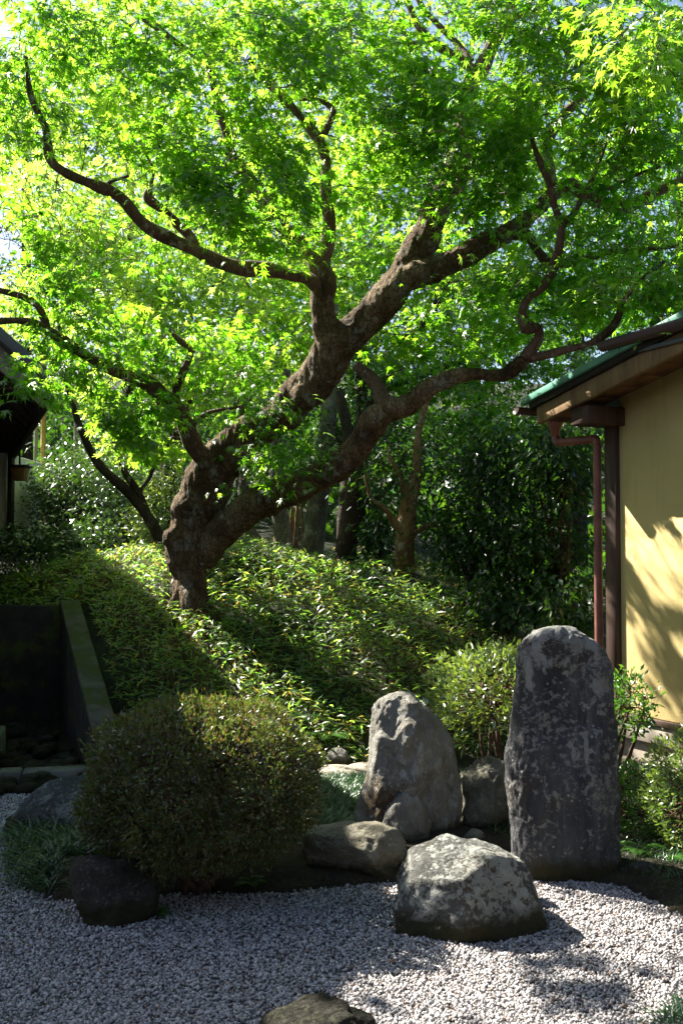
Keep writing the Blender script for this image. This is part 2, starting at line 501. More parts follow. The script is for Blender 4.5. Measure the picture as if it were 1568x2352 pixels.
M['black_wood'] = pbr('black_wood', wood_fn((0.012, 0.009, 0.007), (0.03, 0.022, 0.017)), .8, (.3, .003))
M['weathered_wood'] = pbr('weathered_wood', wood_fn((0.14, 0.12, 0.095), (0.27, 0.235, 0.19)), .85, (.4, .004))
def paint(name, c, rough, metal=0.0, var=0.15):
    def fn(nt, co):
        return ramp(nt, noi(nt, co, 6, 6, .65), [(0.3, tuple(x * (1 - var) for x in c)), (0.7, tuple(min(1, x * (1 + var)) for x in c))]), noi(nt, co, 25, 4)
    m = pbr(name, fn, rough, (.05, .003), .5)
    m.node_tree.nodes['Principled BSDF'].inputs['Metallic'].default_value = metal
    return m
M['green_copper'] = paint('green_copper', (0.10, 0.27, 0.20), .45)
M['gutter_metal'] = paint('gutter_metal', (0.045, 0.028, 0.026), .35)
M['pipe_metal'] = paint('pipe_metal', (0.20, 0.072, 0.055), .5, 0.0, .4)
M['roof_metal'] = paint('roof_metal', (0.085, 0.09, 0.105), .5)
M['clip_metal'] = paint('clip_metal', (0.3, 0.3, 0.28), .4, .8)
M['bamboo'] = paint('bamboo', (0.38, 0.25, 0.05), .4)
M['bamboo_grey'] = paint('bamboo_grey', (0.2, 0.2, 0.15), .5)
M['amber_paper'] = paint('amber_paper', (0.17, 0.085, 0.025), .7)
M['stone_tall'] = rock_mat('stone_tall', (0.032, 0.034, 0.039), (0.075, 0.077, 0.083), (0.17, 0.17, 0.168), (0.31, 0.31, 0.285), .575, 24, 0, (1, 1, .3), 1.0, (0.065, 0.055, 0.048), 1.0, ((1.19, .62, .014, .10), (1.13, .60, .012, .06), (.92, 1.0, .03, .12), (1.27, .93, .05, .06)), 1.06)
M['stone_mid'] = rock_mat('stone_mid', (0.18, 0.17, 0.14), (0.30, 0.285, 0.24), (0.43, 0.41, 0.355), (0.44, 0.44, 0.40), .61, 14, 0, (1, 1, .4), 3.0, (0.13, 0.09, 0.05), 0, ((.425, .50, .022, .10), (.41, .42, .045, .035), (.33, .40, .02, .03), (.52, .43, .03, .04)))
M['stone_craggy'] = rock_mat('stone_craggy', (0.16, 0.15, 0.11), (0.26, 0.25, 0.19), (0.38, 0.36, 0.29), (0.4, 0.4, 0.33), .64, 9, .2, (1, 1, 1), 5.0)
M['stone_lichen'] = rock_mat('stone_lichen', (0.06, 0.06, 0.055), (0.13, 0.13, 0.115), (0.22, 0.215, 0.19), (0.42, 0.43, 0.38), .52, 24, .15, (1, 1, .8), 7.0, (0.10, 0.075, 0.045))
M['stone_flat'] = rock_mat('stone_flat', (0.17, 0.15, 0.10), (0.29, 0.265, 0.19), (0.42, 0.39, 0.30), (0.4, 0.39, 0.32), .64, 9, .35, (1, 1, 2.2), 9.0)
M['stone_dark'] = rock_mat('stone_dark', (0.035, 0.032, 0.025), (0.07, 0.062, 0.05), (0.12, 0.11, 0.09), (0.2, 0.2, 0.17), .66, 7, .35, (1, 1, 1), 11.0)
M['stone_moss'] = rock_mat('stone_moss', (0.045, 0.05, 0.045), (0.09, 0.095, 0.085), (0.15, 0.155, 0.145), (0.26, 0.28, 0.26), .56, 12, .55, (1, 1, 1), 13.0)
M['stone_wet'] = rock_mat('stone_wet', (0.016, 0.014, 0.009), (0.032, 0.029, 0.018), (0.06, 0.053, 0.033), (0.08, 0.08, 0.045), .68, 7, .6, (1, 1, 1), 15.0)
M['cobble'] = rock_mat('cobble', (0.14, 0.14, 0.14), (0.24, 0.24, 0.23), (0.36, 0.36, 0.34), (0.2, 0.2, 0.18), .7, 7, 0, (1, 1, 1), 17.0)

# ------------------------------------------------------------------ leaf templates
def fan(ring, z=None):
    v = [(0, 0, 0)] + ring
    n = len(ring)
    return np.array(v, float), np.array([(0, i + 1, (i + 1) % n + 1) for i in range(n)])

def palmate(lobes, curl, seed, notch=0.30):
    """lobes: half set [(angle from tip in degrees, length)]; returns star-shaped leaf, tip along +y, span about 1.5."""
    r = random.Random(seed)
    full = [(-a, l) for a, l in reversed(lobes) if a > 0] + lobes
    ring = []
    for i, (a, l) in enumerate(full):
        l *= r.uniform(.9, 1.08); a += r.uniform(-4, 4)
        ring.append((math.sin(math.radians(a)) * l, math.cos(math.radians(a)) * l, -curl * l * l + r.uniform(-.1, .1)))
        if i < len(full) - 1:
            a2 = (full[i][0] + full[i + 1][0]) / 2
            k = notch * min(full[i][1], full[i + 1][1]) + .06
            ring.append((math.sin(math.radians(a2)) * k, math.cos(math.radians(a2)) * k, .04))
    ring.append((0, -.1, 0))
    return fan(ring)
MAPLE = [palmate([(0, 1.0), (36, .93), (76, .72), (122, .42)], .22, s, .3) for s in range(3)]
MAPLE5 = [palmate([(0, 1.0), (42, .9), (95, .62)], c, 10 + s, .3) for s, c in enumerate((.1, .25, .4))]
def blade_leaf(w, fold, bend, seg=2):
    """lance-shaped leaf with a folded midrib, unit length along +y."""
    v = [(0, 0, 0)]
    rows = [(1 / 3, 1.0), (2 / 3, .85)] if seg == 2 else [(.45, 1.0)]
    for t, k in rows:
        z = -bend * t * t
        v += [(-w * k / 2, t, z + fold * w * k), (0, t, z), (w * k / 2, t, z + fold * w * k)]
    v.append((0, 1, -bend))
    tr = [(0, 2, 1), (0, 3, 2)]
    if seg == 2:
        tr += [(1, 2, 5), (1, 5, 4), (2, 3, 6), (2, 6, 5), (4, 5, 7), (5, 6, 7)]
    else:
        tr += [(1, 2, 4), (2, 3, 4)]
    return np.array(v, float), np.array(tr)
BROAD = [blade_leaf(.42, .18, b, 1) for b in (.05, .2)]
OVAL = [blade_leaf(.36, .15, b, 1) for b in (0., .15)]
SASA = [blade_leaf(.22, .12, b, 1) for b in (.1, .25, .4)]
STRAP = [blade_leaf(.05, .3, b, 2) for b in (.35, .7)]

# ------------------------------------------------------------------ ground, hill
def wall_x(y):
    return -1.69 - 0.39 * (y - 7.1)

RX = [-9, -5, -3.6, -2.6, -1.6, -.8, 0, .69, 1.24, 1.8, 2.5, 4, 9]
RZ = [1.1, 1.2, 1.25, 1.42, 1.50, 1.47, 1.40, 1.31, 1.13, .82, .42, .2, .2]
def hill(x, y):
    x = np.asarray(x, float); y = np.asarray(y, float)
    rz = np.interp(x, RX, RZ)
    yf = np.interp(x, [-3.2, -2.6, -2, -1.5, .3, 1.0, 2, 4], [8.1, 7.7, 7.1, 7.05, 7.3, 7.5, 7.9, 8.4])
    t = np.clip((y - yf) / 2.9, 0, 1)
    s = 1 - (1 - t) ** 1.15
    h = rz * s
    h = h + 0.05 * np.sin(x * 2.3 + y * 1.1) * s + .03 * np.sin(x * 5.1 - y * 3.7) * s
    h = h + np.clip(y - 13, 0, None) * .16 + np.clip(y - 20, 0, None) * .1
    return h

def grid_mesh(X, Y, Z, mat, smooth=True):
    n, m = X.shape
    V = np.stack([X, Y, Z], -1).reshape(-1, 3)
    i = np.arange(n - 1)[:, None] * m + np.arange(m - 1)[None]
    a, b, c, d = i, i + 1, i + m + 1, i + m
    T = np.concatenate([np.stack([a, b, c], -1).reshape(-1, 3), np.stack([a, c, d], -1).reshape(-1, 3)])
    return V, T

big = 240
V = np.array([(-big, -big, -.35), (big, -big, -.35), (big, big, -.35), (-big, big, -.35)], float)
structure('ground', mesh_np('ground', V, [(0, 1, 2), (0, 2, 3)], M['undergrowth']))

ys = np.linspace(6.9, 9.5, 53); us = np.concatenate([np.arange(0, 5, .06), np.linspace(5, 14, 30)])
YY, UU = np.meshgrid(ys, us, indexing='ij')
XX = wall_x(YY) + .1 + UU
A = grid_mesh(XX, YY, hill(XX, YY) - .005, None)
ys = np.concatenate([np.arange(9.5, 14, .1), np.linspace(14, 60, 60)]); xs = np.concatenate([np.linspace(-30, -6, 20), np.arange(-5.9, 6, .1), np.linspace(6.1, 30, 20)])
YY, XX = np.meshgrid(ys, xs, indexing='ij')
B = grid_mesh(XX, YY, hill(XX, YY) - .005, None)
V, T = join_np([A, B])
structure('hill', mesh_np('hill', V, T, M['undergrowth'], True))

# gravel court sheet
V, T = grid_mesh(*(lambda a, b: (b, a, 0.006 * np.sin(a * 3.1 + b) + .004 * np.sin(b * 4 + 1.7)))(*np.meshgrid(np.linspace(-2, 7.02, 90), np.linspace(-6, 6, 120), indexing='ij')), None)
structure('gravel_court', mesh_np('gravel_court', V, T, M['gravel_bed'], True))
# far flat ground right of the court (under the building and its apron)
V = np.array([(-6, 7.02, -.02), (7, 7.02, -.02), (7, 11, -.02), (-6, 11, -.02)], float)
structure('soil_strip', mesh_np('soil_strip', V, [(0, 1, 2), (0, 2, 3)], M['soil']))

# planting bed: a low mound of soil that carries bush, stones and grass
BED_PX = [(34, 1895), (8, 1950), (25, 2040), (120, 2075), (260, 2085), (400, 2055), (640, 2062), (790, 2048), (930, 2030), (1060, 2030), (1215, 2010), (1330, 2022), (1420, 2040), (1500, 2080), (1570, 2125)]
BED = [tuple(ground_at(px, py)[:2]) for px, py in BED_PX] + [(2.2, 3.9), (4.5, 3.9), (4.5, 6.9), (1.4, 7.06), (-.9, 7.06), (-1.4, 6.6), (-1.75, 6.2)]
xs = np.arange(-2.2, 4.6, .04); ys = np.arange(3.8, 7.12, .04)
YY, XX = np.meshgrid(ys, xs, indexing='ij')
ins = in_poly(XX, YY, BED); dd = poly_dist(XX, YY, BED)
def bed_h(x, y):
    i = in_poly(x, y, BED); d = poly_dist(x, y, BED)
    return np.where(i, .012 + .06 * (1 - np.exp(-d / .12)) + .012 * np.sin(x * 9 + y * 4) * np.minimum(1, d / .1), -.03)
ZZ = bed_h(XX, YY)
V, T = grid_mesh(XX, YY, ZZ, None)
keep = (V[T][:, :, 2] > -.02).any(1)
structure('planting_bed', mesh_np('planting_bed', V, T[keep], M['soil'], True))

def ground_z(x, y):
    x = np.asarray(x, float); y = np.asarray(y, float)
    z = np.where(y > 7.0, hill(x, y), np.maximum(0, bed_h(x, y)))
    return np.where((y < 9.5) & (y > 6.95) & (x < wall_x(y)), 0, z)

# ------------------------------------------------------------------ building frames
def box_np(c8):
    """8 corners: bottom 0-3 counter-clockwise, top 4-7."""
    return np.array(c8, float), np.array([(0, 2, 1), (0, 3, 2), (4, 5, 6), (4, 6, 7), (0, 1, 5), (0, 5, 4), (1, 2, 6), (1, 6, 5), (2, 3, 7), (2, 7, 6), (3, 0, 4), (3, 4, 7)])

def bevel_mesh(me, w=.004, seg=1):
    bm = bmesh.new(); bm.from_mesh(me)
    bmesh.ops.recalc_face_normals(bm, faces=bm.faces)
    bmesh.ops.dissolve_limit(bm, angle_limit=.01, verts=bm.verts, edges=bm.edges)
    bmesh.ops.bevel(bm, geom=bm.edges[:], offset=w, segments=seg, profile=.5, affect='EDGES', clamp_overlap=True)
    bm.to_mesh(me); bm.free()
    return me

class Frame:
    def __init__(self, o, u, n):
        self.o = np.array([o[0], o[1], 0.0]); self.u = np.array([u[0], u[1], 0.0]); self.n = np.array([n[0], n[1], 0.0])
    def p(self, s, o, z):
        return self.o + self.u * s + self.n * o + np.array([0, 0, z])
    def box(self, name, s0, s1, o0, o1, z0, z1, mat, parent, m=0.0, mo=0.0, bev=.004):
        f = lambda s, o, z: self.p(s, o, z + m * s + mo * o)
        c = [f(s0, o0, z0), f(s1, o0, z0), f(s1, o1, z0), f(s0, o1, z0), f(s0, o0, z1), f(s1, o0, z1), f(s1, o1, z1), f(s0, o1, z1)]
        V, T = box_np(c)
        me = mesh_np(name, V, T, mat)
        if bev:
            bevel_mesh(me, bev)
        return link(name, me, parent)

# right: yellow plastered tea house
RB = Frame((2.15, 7.7), (.447, -.894), (-.894, -.447))
th = empty('tea_house', tuple(RB.p(0, 0, 0)))
tag(th, 'yellow plastered garden house with green edged roof and brown downpipe', 'house')
zr = lambda s: 2.79 + .2 * (s + .56)
def wall_prism():
    s0, s1, o0, o1 = 0, 5.0, -.12, 0
    c = []
    for z in (lambda s: .36, lambda s: zr(s) - .11):
        c += [RB.p(s, o, z(s)) for s, o in ((s0, o0), (s1, o0), (s1, o1), (s0, o1))]
    return box_np(c)
link('wall', bevel_mesh(mesh_np('wall', *wall_prism(), M['plaster']), .006), th)
RB.box('back_wall', -.12, 0.0, -4.5, -.125, .36, 2.72, M['plaster'], th)
RB.box('corner_post', -.135, -.002, -.10, .035, .30, 2.70, M['dark_wood'], th, bev=.008)
RB.box('sill_beam', -.15, 5.0, -.12, .03, .315, .358, M['dark_wood'], th)
RB.box('skirting', -.15, 5.0, -.12, .012, .175, .312, M['weathered_wood'], th)
RB.box('foundation', -.12, 5.0, -.2, -.03, -.3, .172, M['foundation'], th)
RB.box('purlin_beam', -.14, .07, -.1, .36, 2.56, 2.70, M['dark_wood'], th, bev=.008)
RB.box('bargeboard', -.50, 4.5, .36, .405, 2.79 + .112 - .19, 2.79 + .112 - .055, M['barge_wood'], th, m=.2)
RB.box('gap_shade_strip', -.56, 4.5, .375, .435, 2.79 + .112 - .052, 2.79 + .112 - .004, M['black_wood'], th, m=.2)  # black strip put in as the shadow gap under the flashing
RB.box('verge_flashing', -.62, 4.5, .40, .462, 2.79 + .112, 2.79 + .112 + .055, M['green_copper'], th, m=.2)
vf = [o for o in th.children if o.name.startswith('verge_flashing')][0]
for k in range(8):
    RB.box('seam', -.45 + k * .36, -.435 + k * .36, .398, .467, 2.79 + .112 - .003, 2.79 + .112 + .06, M['green_copper'], vf, m=.2, bev=.002)
rs = RB.box('roof', -.60, 4.5, -4.5, .398, 2.79 + .112 - .0, 2.79 + .112 + .035, M['green_copper'], th, m=.2)
s = -.48
while s < 2.2:
    RB.box('soffit_board', s, s + .232, .004, .356, 2.79 + .112 - .125, 2.79 + .112 - .105, M['soffit_wood'], th, m=.2, bev=.003)
    s += .24
RB.box('eave_fascia', -.54, -.505, -4.4, .358, 2.79 - .14, 2.79 - .02, M['dark_wood'], th)
RB.box('eave_soffit', -.50, -.14, -4.4, -.002, 2.645, 2.665, M['soffit_wood'], th)
def arc_gutter(name, p0, p1, r, mat, parent, thick=.006):
    p0, p1 = np.array(p0), np.array(p1)
    d = (p1 - p0) / np.linalg.norm(p1 - p0)
    side = np.cross(d, [0, 0, 1.0]); up = np.array([0, 0, 1.0])
    V, T = [], []
    angs = np.linspace(math.pi, 2 * math.pi, 11)
    prof = [(math.cos(a) * r, math.sin(a) * r) for a in angs] + [(math.cos(a) * (r - thick), math.sin(a) * (r - thick)) for a in angs[::-1]]
    n = len(prof)
    for e in (p0, p1):
        for x, z in prof:
            V.append(e + side * x + up * z)
    for k in range(n):
        k2 = (k + 1) % n
        T += [(k, k2, n + k2), (k, n + k2, n + k)]
    V += [p0, p1]
    for k in range(10):                      # end caps
        T += [(2 * n, k, k + 1), (2 * n + 1, n + k + 1, n + k)]
    return link(name, mesh_np(name, V, T, mat), parent)
g1 = arc_gutter('eave_gutter', RB.p(-.66, .5, 2.76), RB.p(-.66, -4.4, 2.73), .055, M['gutter_metal'], th)
V, T = tube([RB.p(-.6, .14, 2.70), RB.p(-.6, .14, 2.66), RB.p(-.6, .14, 2.58), RB.p(-.59, .14, 2.53)], [.075, .075, .04, .034], 14)
link('rain_hopper', mesh_np('rain_hopper', V, T, M['pipe_metal'], True), th)
pp = catmull([RB.p(-.59, .14, 2.54), RB.p(-.585, .138, 2.505), RB.p(-.56, .13, 2.485), RB.p(-.4, .085, 2.485), RB.p(-.26, .05, 2.485), RB.p(-.22, .04, 2.475), RB.p(-.21, .035, 2.44), RB.p(-.21, .035, 2.3), RB.p(-.21, .035, 1.2), RB.p(-.21, .035, .05)], 6)
V, T = tube(pp, [.033] * len(pp), 16)
dp = link('downpipe', mesh_np('downpipe', V, T, M['pipe_metal'], True), th)
for z in (2.08, 1.35, .95, .45):
    V, T = tube([RB.p(-.21, .035, z - .012), RB.p(-.21, .035, z + .012)], [.0375, .0375], 16)
    link('pipe_clip', mesh_np('pipe_clip', V, T, M['gutter_metal']), dp)
g2 = arc_gutter('upper_gutter', RB.p(.36, .47, 3.10), RB.p(4.5, .47, 3.14), .062, M['gutter_metal'], th)
for s in (.46, 1.02, 1.6):
    ring = [RB.p(s, .47 + math.cos(a) * .066, 3.104 + .009 * (s - .36) + math.sin(a) * .066) for a in np.linspace(math.pi * .9, 2.1 * math.pi, 14)]
    V, T = tube(ring, [.004] * 14, 6)
    link('gutter_clip', mesh_np('gutter_clip', V, T, M['clip_metal']), g2)
RB.box('upper_fascia', .44, 4.5, .33, .40, 3.0, 3.10, M['black_wood'], th)
RB.box('upper_roof', .40, 4.5, -3.5, .43, 3.13, 3.16, M['roof_metal'], th, mo=-.35)

# left: dark roofed hall, only its eave corner shows
LB = Frame((-2.19, 7.5), (-.361, .933), (-.933, -.361))       # s along the eave (away), o into the building
hall = empty('garden_hall', tuple(LB.p(2, 2, 0)))
tag(hall, 'dark timber hall under a steep grey metal roof with deep eaves', 'building')
MS = .86
LB.box('roof', .0, 8.6, 0.0, 4.2, 2.82, 2.90, M['roof_metal'], hall, mo=MS)
LB.box('far_roof', .0, 8.6, 4.2, 8.4, 2.82 + 8.4 * MS, 2.90 + 8.4 * MS, M['roof_metal'], hall, mo=-MS)
LB.box('verge_trim', -.04, .05, -.03, 4.2, 2.83, 2.935, M['roof_metal'], hall, mo=MS)
LB.box('bargeboard', .05, .10, .06, 4.2, 2.63, 2.815, M['weathered_wood'], hall, mo=MS)
LB.box('eave_board', .0, 8.6, -.02, .03, 2.745, 2.83, M['black_wood'], hall)
for k in range(19):
    LB.box('rafter', .14 + k * .44, .20 + k * .44, .05, 1.6, 2.71, 2.80, M['black_wood'], hall, mo=MS, bev=.003)
for k in range(43):
    s = .1 + k * .2
    V, T = tube([LB.p(s, -.055, 2.80), LB.p(s, .05, 2.86)], [.035, .035], 8)
    link('eave_tile', mesh_np('eave_tile', V, T, M['roof_metal']), hall)
LB.box('wall', .9, 8.0, 1.25, 1.40, -.3, 3.6, M['dark_wood'], hall)
LB.box('gable_wall', .75, .9, 1.2, 7.2, -.3, 3.5, M['white_plaster'], hall)
def gable():
    c = [LB.p(.76, 1.4, 3.5), LB.p(.76, 7.0, 3.5), LB.p(.88, 7.0, 3.5), LB.p(.88, 1.4, 3.5)]
    t0, t1 = LB.p(.76, 4.2, 3.5 + 2.1), LB.p(.88, 4.2, 3.5 + 2.1)
    V = np.array(c + [t0, t1])
    return V, np.array([(0, 1, 4), (3, 5, 2), (0, 4, 5), (0, 5, 3), (1, 2, 5), (1, 5, 4), (0, 3, 2), (0, 2, 1)])
link('gable', mesh_np('gable', *gable(), M['white_plaster']), hall)
# unseen hall added behind the viewer to cut sky light on the court
mh = empty('added_sky_block_hall', (0, -2.2, 0))
tag(mh, 'added unseen dark timber hall with deep eaves, blocking sky light behind the viewer', 'building')
MF = Frame((0, -2.2), (1, 0), (0, 1))
MF.box('wall', -9, 9, -.15, 0, .55, 3.6, M['dark_wood'], mh)
MF.box('veranda', -9, 9, .005, 1.1, .42, .52, M['dark_wood'], mh, bev=.01)
MF.box('lower_roof', -10, 10, -.4, 1.7, 3.75, 3.87, M['black_wood'], mh, mo=-.38)
MF.box('upper_wall', -9, 9, -.45, -.3, 3.9, 4.8, M['black_wood'], mh)
MF.box('main_roof', -10, 10, -4.5, 1.2, 5.1, 5.25, M['roof_metal'], mh, mo=-.62)
for k in range(10):
    MF.box('veranda_post', -9 + k * 2 - .06, -9 + k * 2 + .06, .9, 1.02, -.02, .42, M['dark_wood'], mh)
    MF.box('wall_post', -9 + k * 2 - .07, -9 + k * 2 + .07, .005, .06, .53, 3.58, M['black_wood'], mh)

# small side porch far along the hall: white wall strip, post, and a hanging amber lantern
porch = empty('porch_wall', tuple(at(0, 1250, 12.2)))
tag(porch, 'white plastered porch wall with dark corner post at the far eave', 'wall')
def facing_box(name, px0, px1, py0, py1, Y, depth, mat, parent, bev=.004):
    a, b = at(px0, py1, Y), at(px1, py0, Y)
    c = [(a.x, Y, a.z), (b.x, Y, a.z), (b.x, Y + depth, a.z), (a.x, Y + depth, a.z), (a.x, Y, b.z), (b.x, Y, b.z), (b.x, Y + depth, b.z), (a.x, Y + depth, b.z)]
    V, T = box_np(c)
    me = mesh_np(name, V, T, mat)
    if bev: bevel_mesh(me, bev)
    return link(name, me, parent)
facing_box('wall', -150, 14, 1040, 1290, 12.2, 1.5, M['white_plaster'], porch)
facing_box('corner_post', 15, 28, 1040, 1290, 12.14, .12, M['black_wood'], porch)
lan = empty('eave_lantern', tuple(at(45, 1104, 12.0)))
tag(lan, 'tapered amber box lantern hanging under the dark eave', 'lantern')
def taper_box(px0, px1, py0, py1, Y, d0, k):
    a, b = at(px0, py1, Y), at(px1, py0, Y)
    cx = (a.x + b.x) / 2; hw = (b.x - a.x) / 2
    c = []
    for z, q in ((a.z, k), (b.z, 1.0)):
        c += [(cx - hw * q, Y - d0 * q, z), (cx + hw * q, Y - d0 * q, z), (cx + hw * q, Y + d0 * q, z), (cx - hw * q, Y + d0 * q, z)]
    return box_np(c)
link('shade', bevel_mesh(mesh_np('shade', *taper_box(29, 64, 1075, 1104, 12.0, .1, .72), M['amber_paper'])), lan)
link('cap', bevel_mesh(mesh_np('cap', *taper_box(26, 68, 1069, 1074.5, 12.0, .13, 1.0), M['black_wood'])), lan)
V, T = tube([at(46, 1069, 12.0), at(46, 1035, 12.0)], [.012, .012], 8)
link('hanger', mesh_np('hanger', V, T, M['black_wood']), lan)

# ------------------------------------------------------------------ ditch, retaining wall, kerb
WF = Frame((-1.69, 7.1), (-.363, .932), (-.932, -.363))
rw = empty('retaining_wall', tuple(WF.p(1.2, 0, 0)))
tag(rw, 'sloping mossy concrete retaining wall beside the dark drainage ditch', 'wall')
def rw_prism(o0, o1, zt, s0=-.15, s1=2.55):
    c = [WF.p(s, o, -.35) for s, o in ((s0, o0), (s1, o0), (s1, o1), (s0, o1))] + [WF.p(s, o, zt(s)) for s, o in ((s0, o0), (s1, o0), (s1, o1), (s0, o1))]
    return box_np(c)
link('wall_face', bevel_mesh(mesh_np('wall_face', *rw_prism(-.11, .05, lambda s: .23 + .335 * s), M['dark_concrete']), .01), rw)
link('coping', bevel_mesh(mesh_np('coping', *[(lambda VT: VT)(box_np([WF.p(s, o, .235 + .335 * s) for s, o in ((-.16, -.13), (2.56, -.13), (2.56, .055), (-.16, .055))] + [WF.p(s, o, .275 + .335 * s) for s, o in ((-.16, -.13), (2.56, -.13), (2.56, .055), (-.16, .055))]))][0], M['old_concrete']), .01), rw)
AX = Frame((0, 0), (1, 0), (0, 1))
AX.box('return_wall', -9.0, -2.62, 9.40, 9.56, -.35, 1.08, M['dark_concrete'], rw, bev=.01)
# ditch bed
V = np.array([WF.p(-.3, .0, -.03), WF.p(2.5, .0, -.03), WF.p(2.5, 1.6, -.03), WF.p(-.3, 1.6, -.03)])
ditch = structure('ditch_bed', mesh_np('ditch_bed', V, [(0, 1, 2), (0, 2, 3)], M['soil']))
def ico(sub):
    bm = bmesh.new(); bmesh.ops.create_icosphere(bm, subdivisions=sub, radius=1)
    V = np.array([v.co[:] for v in bm.verts]); T = np.array([[v.index for v in f.verts] for f in bm.faces]); bm.free()
    return V, T
ICO = {k: ico(k) for k in (2, 3, 4, 5)}
cobs = []
for k in range(5):
    V, T = ICO[2]
    r = random.Random(k)
    W = V.copy()
    for i, v in enumerate(V):
        W[i] *= 1 + .3 * noise.noise(Vector(v * 1.3) + Vector((k * 7, 0, 0)))
    W *= np.array([1, .8, .55])
    cobs.append(mesh_np('cobble', W, T, M['cobble'], True))
for i in range(190):
    s, o = random.uniform(-.28, 2.3), random.uniform(.12, .95)
    if random.random() < .4: s = random.uniform(-.28, .6)
    sz = random.uniform(.045, .085)
    c = bpy.data.objects.new('cobble', random.choice(cobs))
    COL.objects.link(c)
    c.location = WF.p(s, o, -.03 + sz * .45 + random.uniform(0, .04))
    c.rotation_euler = (random.uniform(-.3, .3), random.uniform(-.3, .3), random.uniform(0, 6.3))
    c.scale = (sz, sz, sz)
    c.parent = ditch
# kerb blocks in front of the ditch
kb = empty('kerb', (-2.2, 6.85, 0)); tag(kb, 'low weathered stone kerb between gravel and cobble ditch', 'kerb')
p0, p1 = ground_at(-330, 1818), ground_at(230, 1790)
d = (p1 - p0).normalized(); KF = Frame(p0, d, (-d.y, d.x))
L = (p1 - p0).length
KP, KD = p0.copy(), d.copy()
n = 3
for k in range(n):
    KF.box('kerb_block', L * k / n + .004, L * (k + 1) / n - .004, 0, .16, -.12, .075 + .006 * (k % 2), M['kerb'], kb, bev=.012)
KF.box('kerb_block', L * .45, L * .45 + .12, .165, 1.2, -.12, .2, M['kerb'], kb, bev=.012)

# apron paving along the tea house
pv = empty('stone_apron', tuple(RB.p(1, .4, 0))); tag(pv, 'pale concrete apron along the foot of the yellow wall', 'paving')
for k in range(4):
    RB.box('slab', -.6 + k * .9, .29 + k * .9, -.02, .62, -.25, .035, M['paving'], pv, bev=.008)

# ------------------------------------------------------------------ rocks
def fbm(p, o=4):
    return noise.fractal(Vector(p), 1.0, 2.0, o)

def rock(name, c, r, seed, mat, sub=5, planes=12, rough=.07, dmin=.7, freq=1.6, rot=0.0, tilt=(0, 0), shape=None, crag=0.0, cuts=()):
    rd = random.Random(seed)
    V, T = ICO[sub]
    V = V.copy()
    for nx, ny, nz, dl in cuts:
        n = np.array([nx, ny, nz]); n /= np.linalg.norm(n)
        V -= np.outer(np.clip(V @ n - dl, 0, None), n)
    for k in range(planes):
        n = np.array([rd.gauss(0, 1), rd.gauss(0, 1), rd.gauss(0, .8)]); n /= np.linalg.norm(n)
        dlim = rd.uniform(dmin, .95)
        ex = V @ n - dlim
        V -= np.outer(np.clip(ex, 0, None) * .93, n)
    W = V.copy()
    for i, v in enumerate(V):
        q = Vector(v) * freq + Vector((seed * 3.1, seed * 1.7, 0))
        k = 1 + rough * fbm(q, 6) + .035 * fbm(q * 3.3, 4) + .02 * (1 - abs(noise.noise(q * 5.2)) * 2)
        if crag:
            k += crag * (noise.multi_fractal(q * 2.2, .8, 2.1, 5) - .9) * .5
        W[i] = v * k
    if shape is not None:
        W = shape(W)
    W = W * np.array(r)
    m = Matrix.Rotation(rot, 3, 'Z') @ Matrix.Rotation(tilt[0], 3, 'X') @ Matrix.Rotation(tilt[1], 3, 'Y')
    W = W @ np.array(m).T
    o = link(name, mesh_np(name, W, T, mat, True))
    o.location = c
    return o

def profile_stone(name, px_left, px_right, Y, thick, mat, seed, rough=.018, expo=2.6, lean=0.0, relief=None):
    """standing stone: traced outline gives width at each height; cross-section is a rounded slab of its own thickness."""
    base = at(px_left[0][0], px_left[0][1], Y)
    L = sorted([(at(a, b, Y).z, at(a, b, Y).x) for a, b in px_left]); R = sorted([(at(a, b, Y).z, at(a, b, Y).x) for a, b in px_right])
    zt = max(L[-1][0], R[-1][0]); zb = -.12
    n, m = 150, 120
    V = []
    for i in range(n):
        t = i / (n - 1)
        z = zb + (zt - zb) * (1 - (1 - t) ** 1.35)
        xl = np.interp(z, [q[0] for q in L], [q[1] for q in L]); xr = np.interp(z, [q[0] for q in R], [q[1] for q in R])
        w = max((xr - xl) / 2, .002); cx = (xl + xr) / 2
        th_ = thick * min(1, (w / (.5 * thick + .12)) ** .55) * (1 - .28 * max(0, z) / zt)
        for k in range(m):
            a = 2 * math.pi * k / m
            ca, sa = math.cos(a), math.sin(a)
            x = cx + w * math.copysign(abs(ca) ** (2 / expo), ca)
            y = Y + .5 * thick + lean * z + th_ * math.copysign(abs(sa) ** (2 / expo), sa)
            q = Vector((x * 3, y * 3, z * 1.6)) + Vector((seed, seed, 0))
            dn = rough * fbm(q, 5) + rough * .8 * (noise.multi_fractal(Vector((x * 7, y * 7, z * 3 + seed)), .8, 2, 4) - 1) * .6
            dn += .0045 * fbm(Vector((x * 24 + seed, y * 24, z * 11)), 4)
            V.append((x + ca * dn, y + sa * dn * 1.8 + (relief(x, z) * (sa < 0) * min(1, -sa * 1.6) if relief else 0), z + dn * .5))
    T = []
    for i in range(n - 1):
        for k in range(m):
            k2 = (k + 1) % m
            T += [(i * m + k, i * m + k2, (i + 1) * m + k2), (i * m + k, (i + 1) * m + k2, (i + 1) * m + k)]
    V.append(tuple(np.mean(V[-m:], axis=0)))
    for k in range(m):
        T.append((len(V) - 1, (n - 1) * m + k, (n - 1) * m + (k + 1) % m))
    return link(name, mesh_np(name, V, T, mat, True))

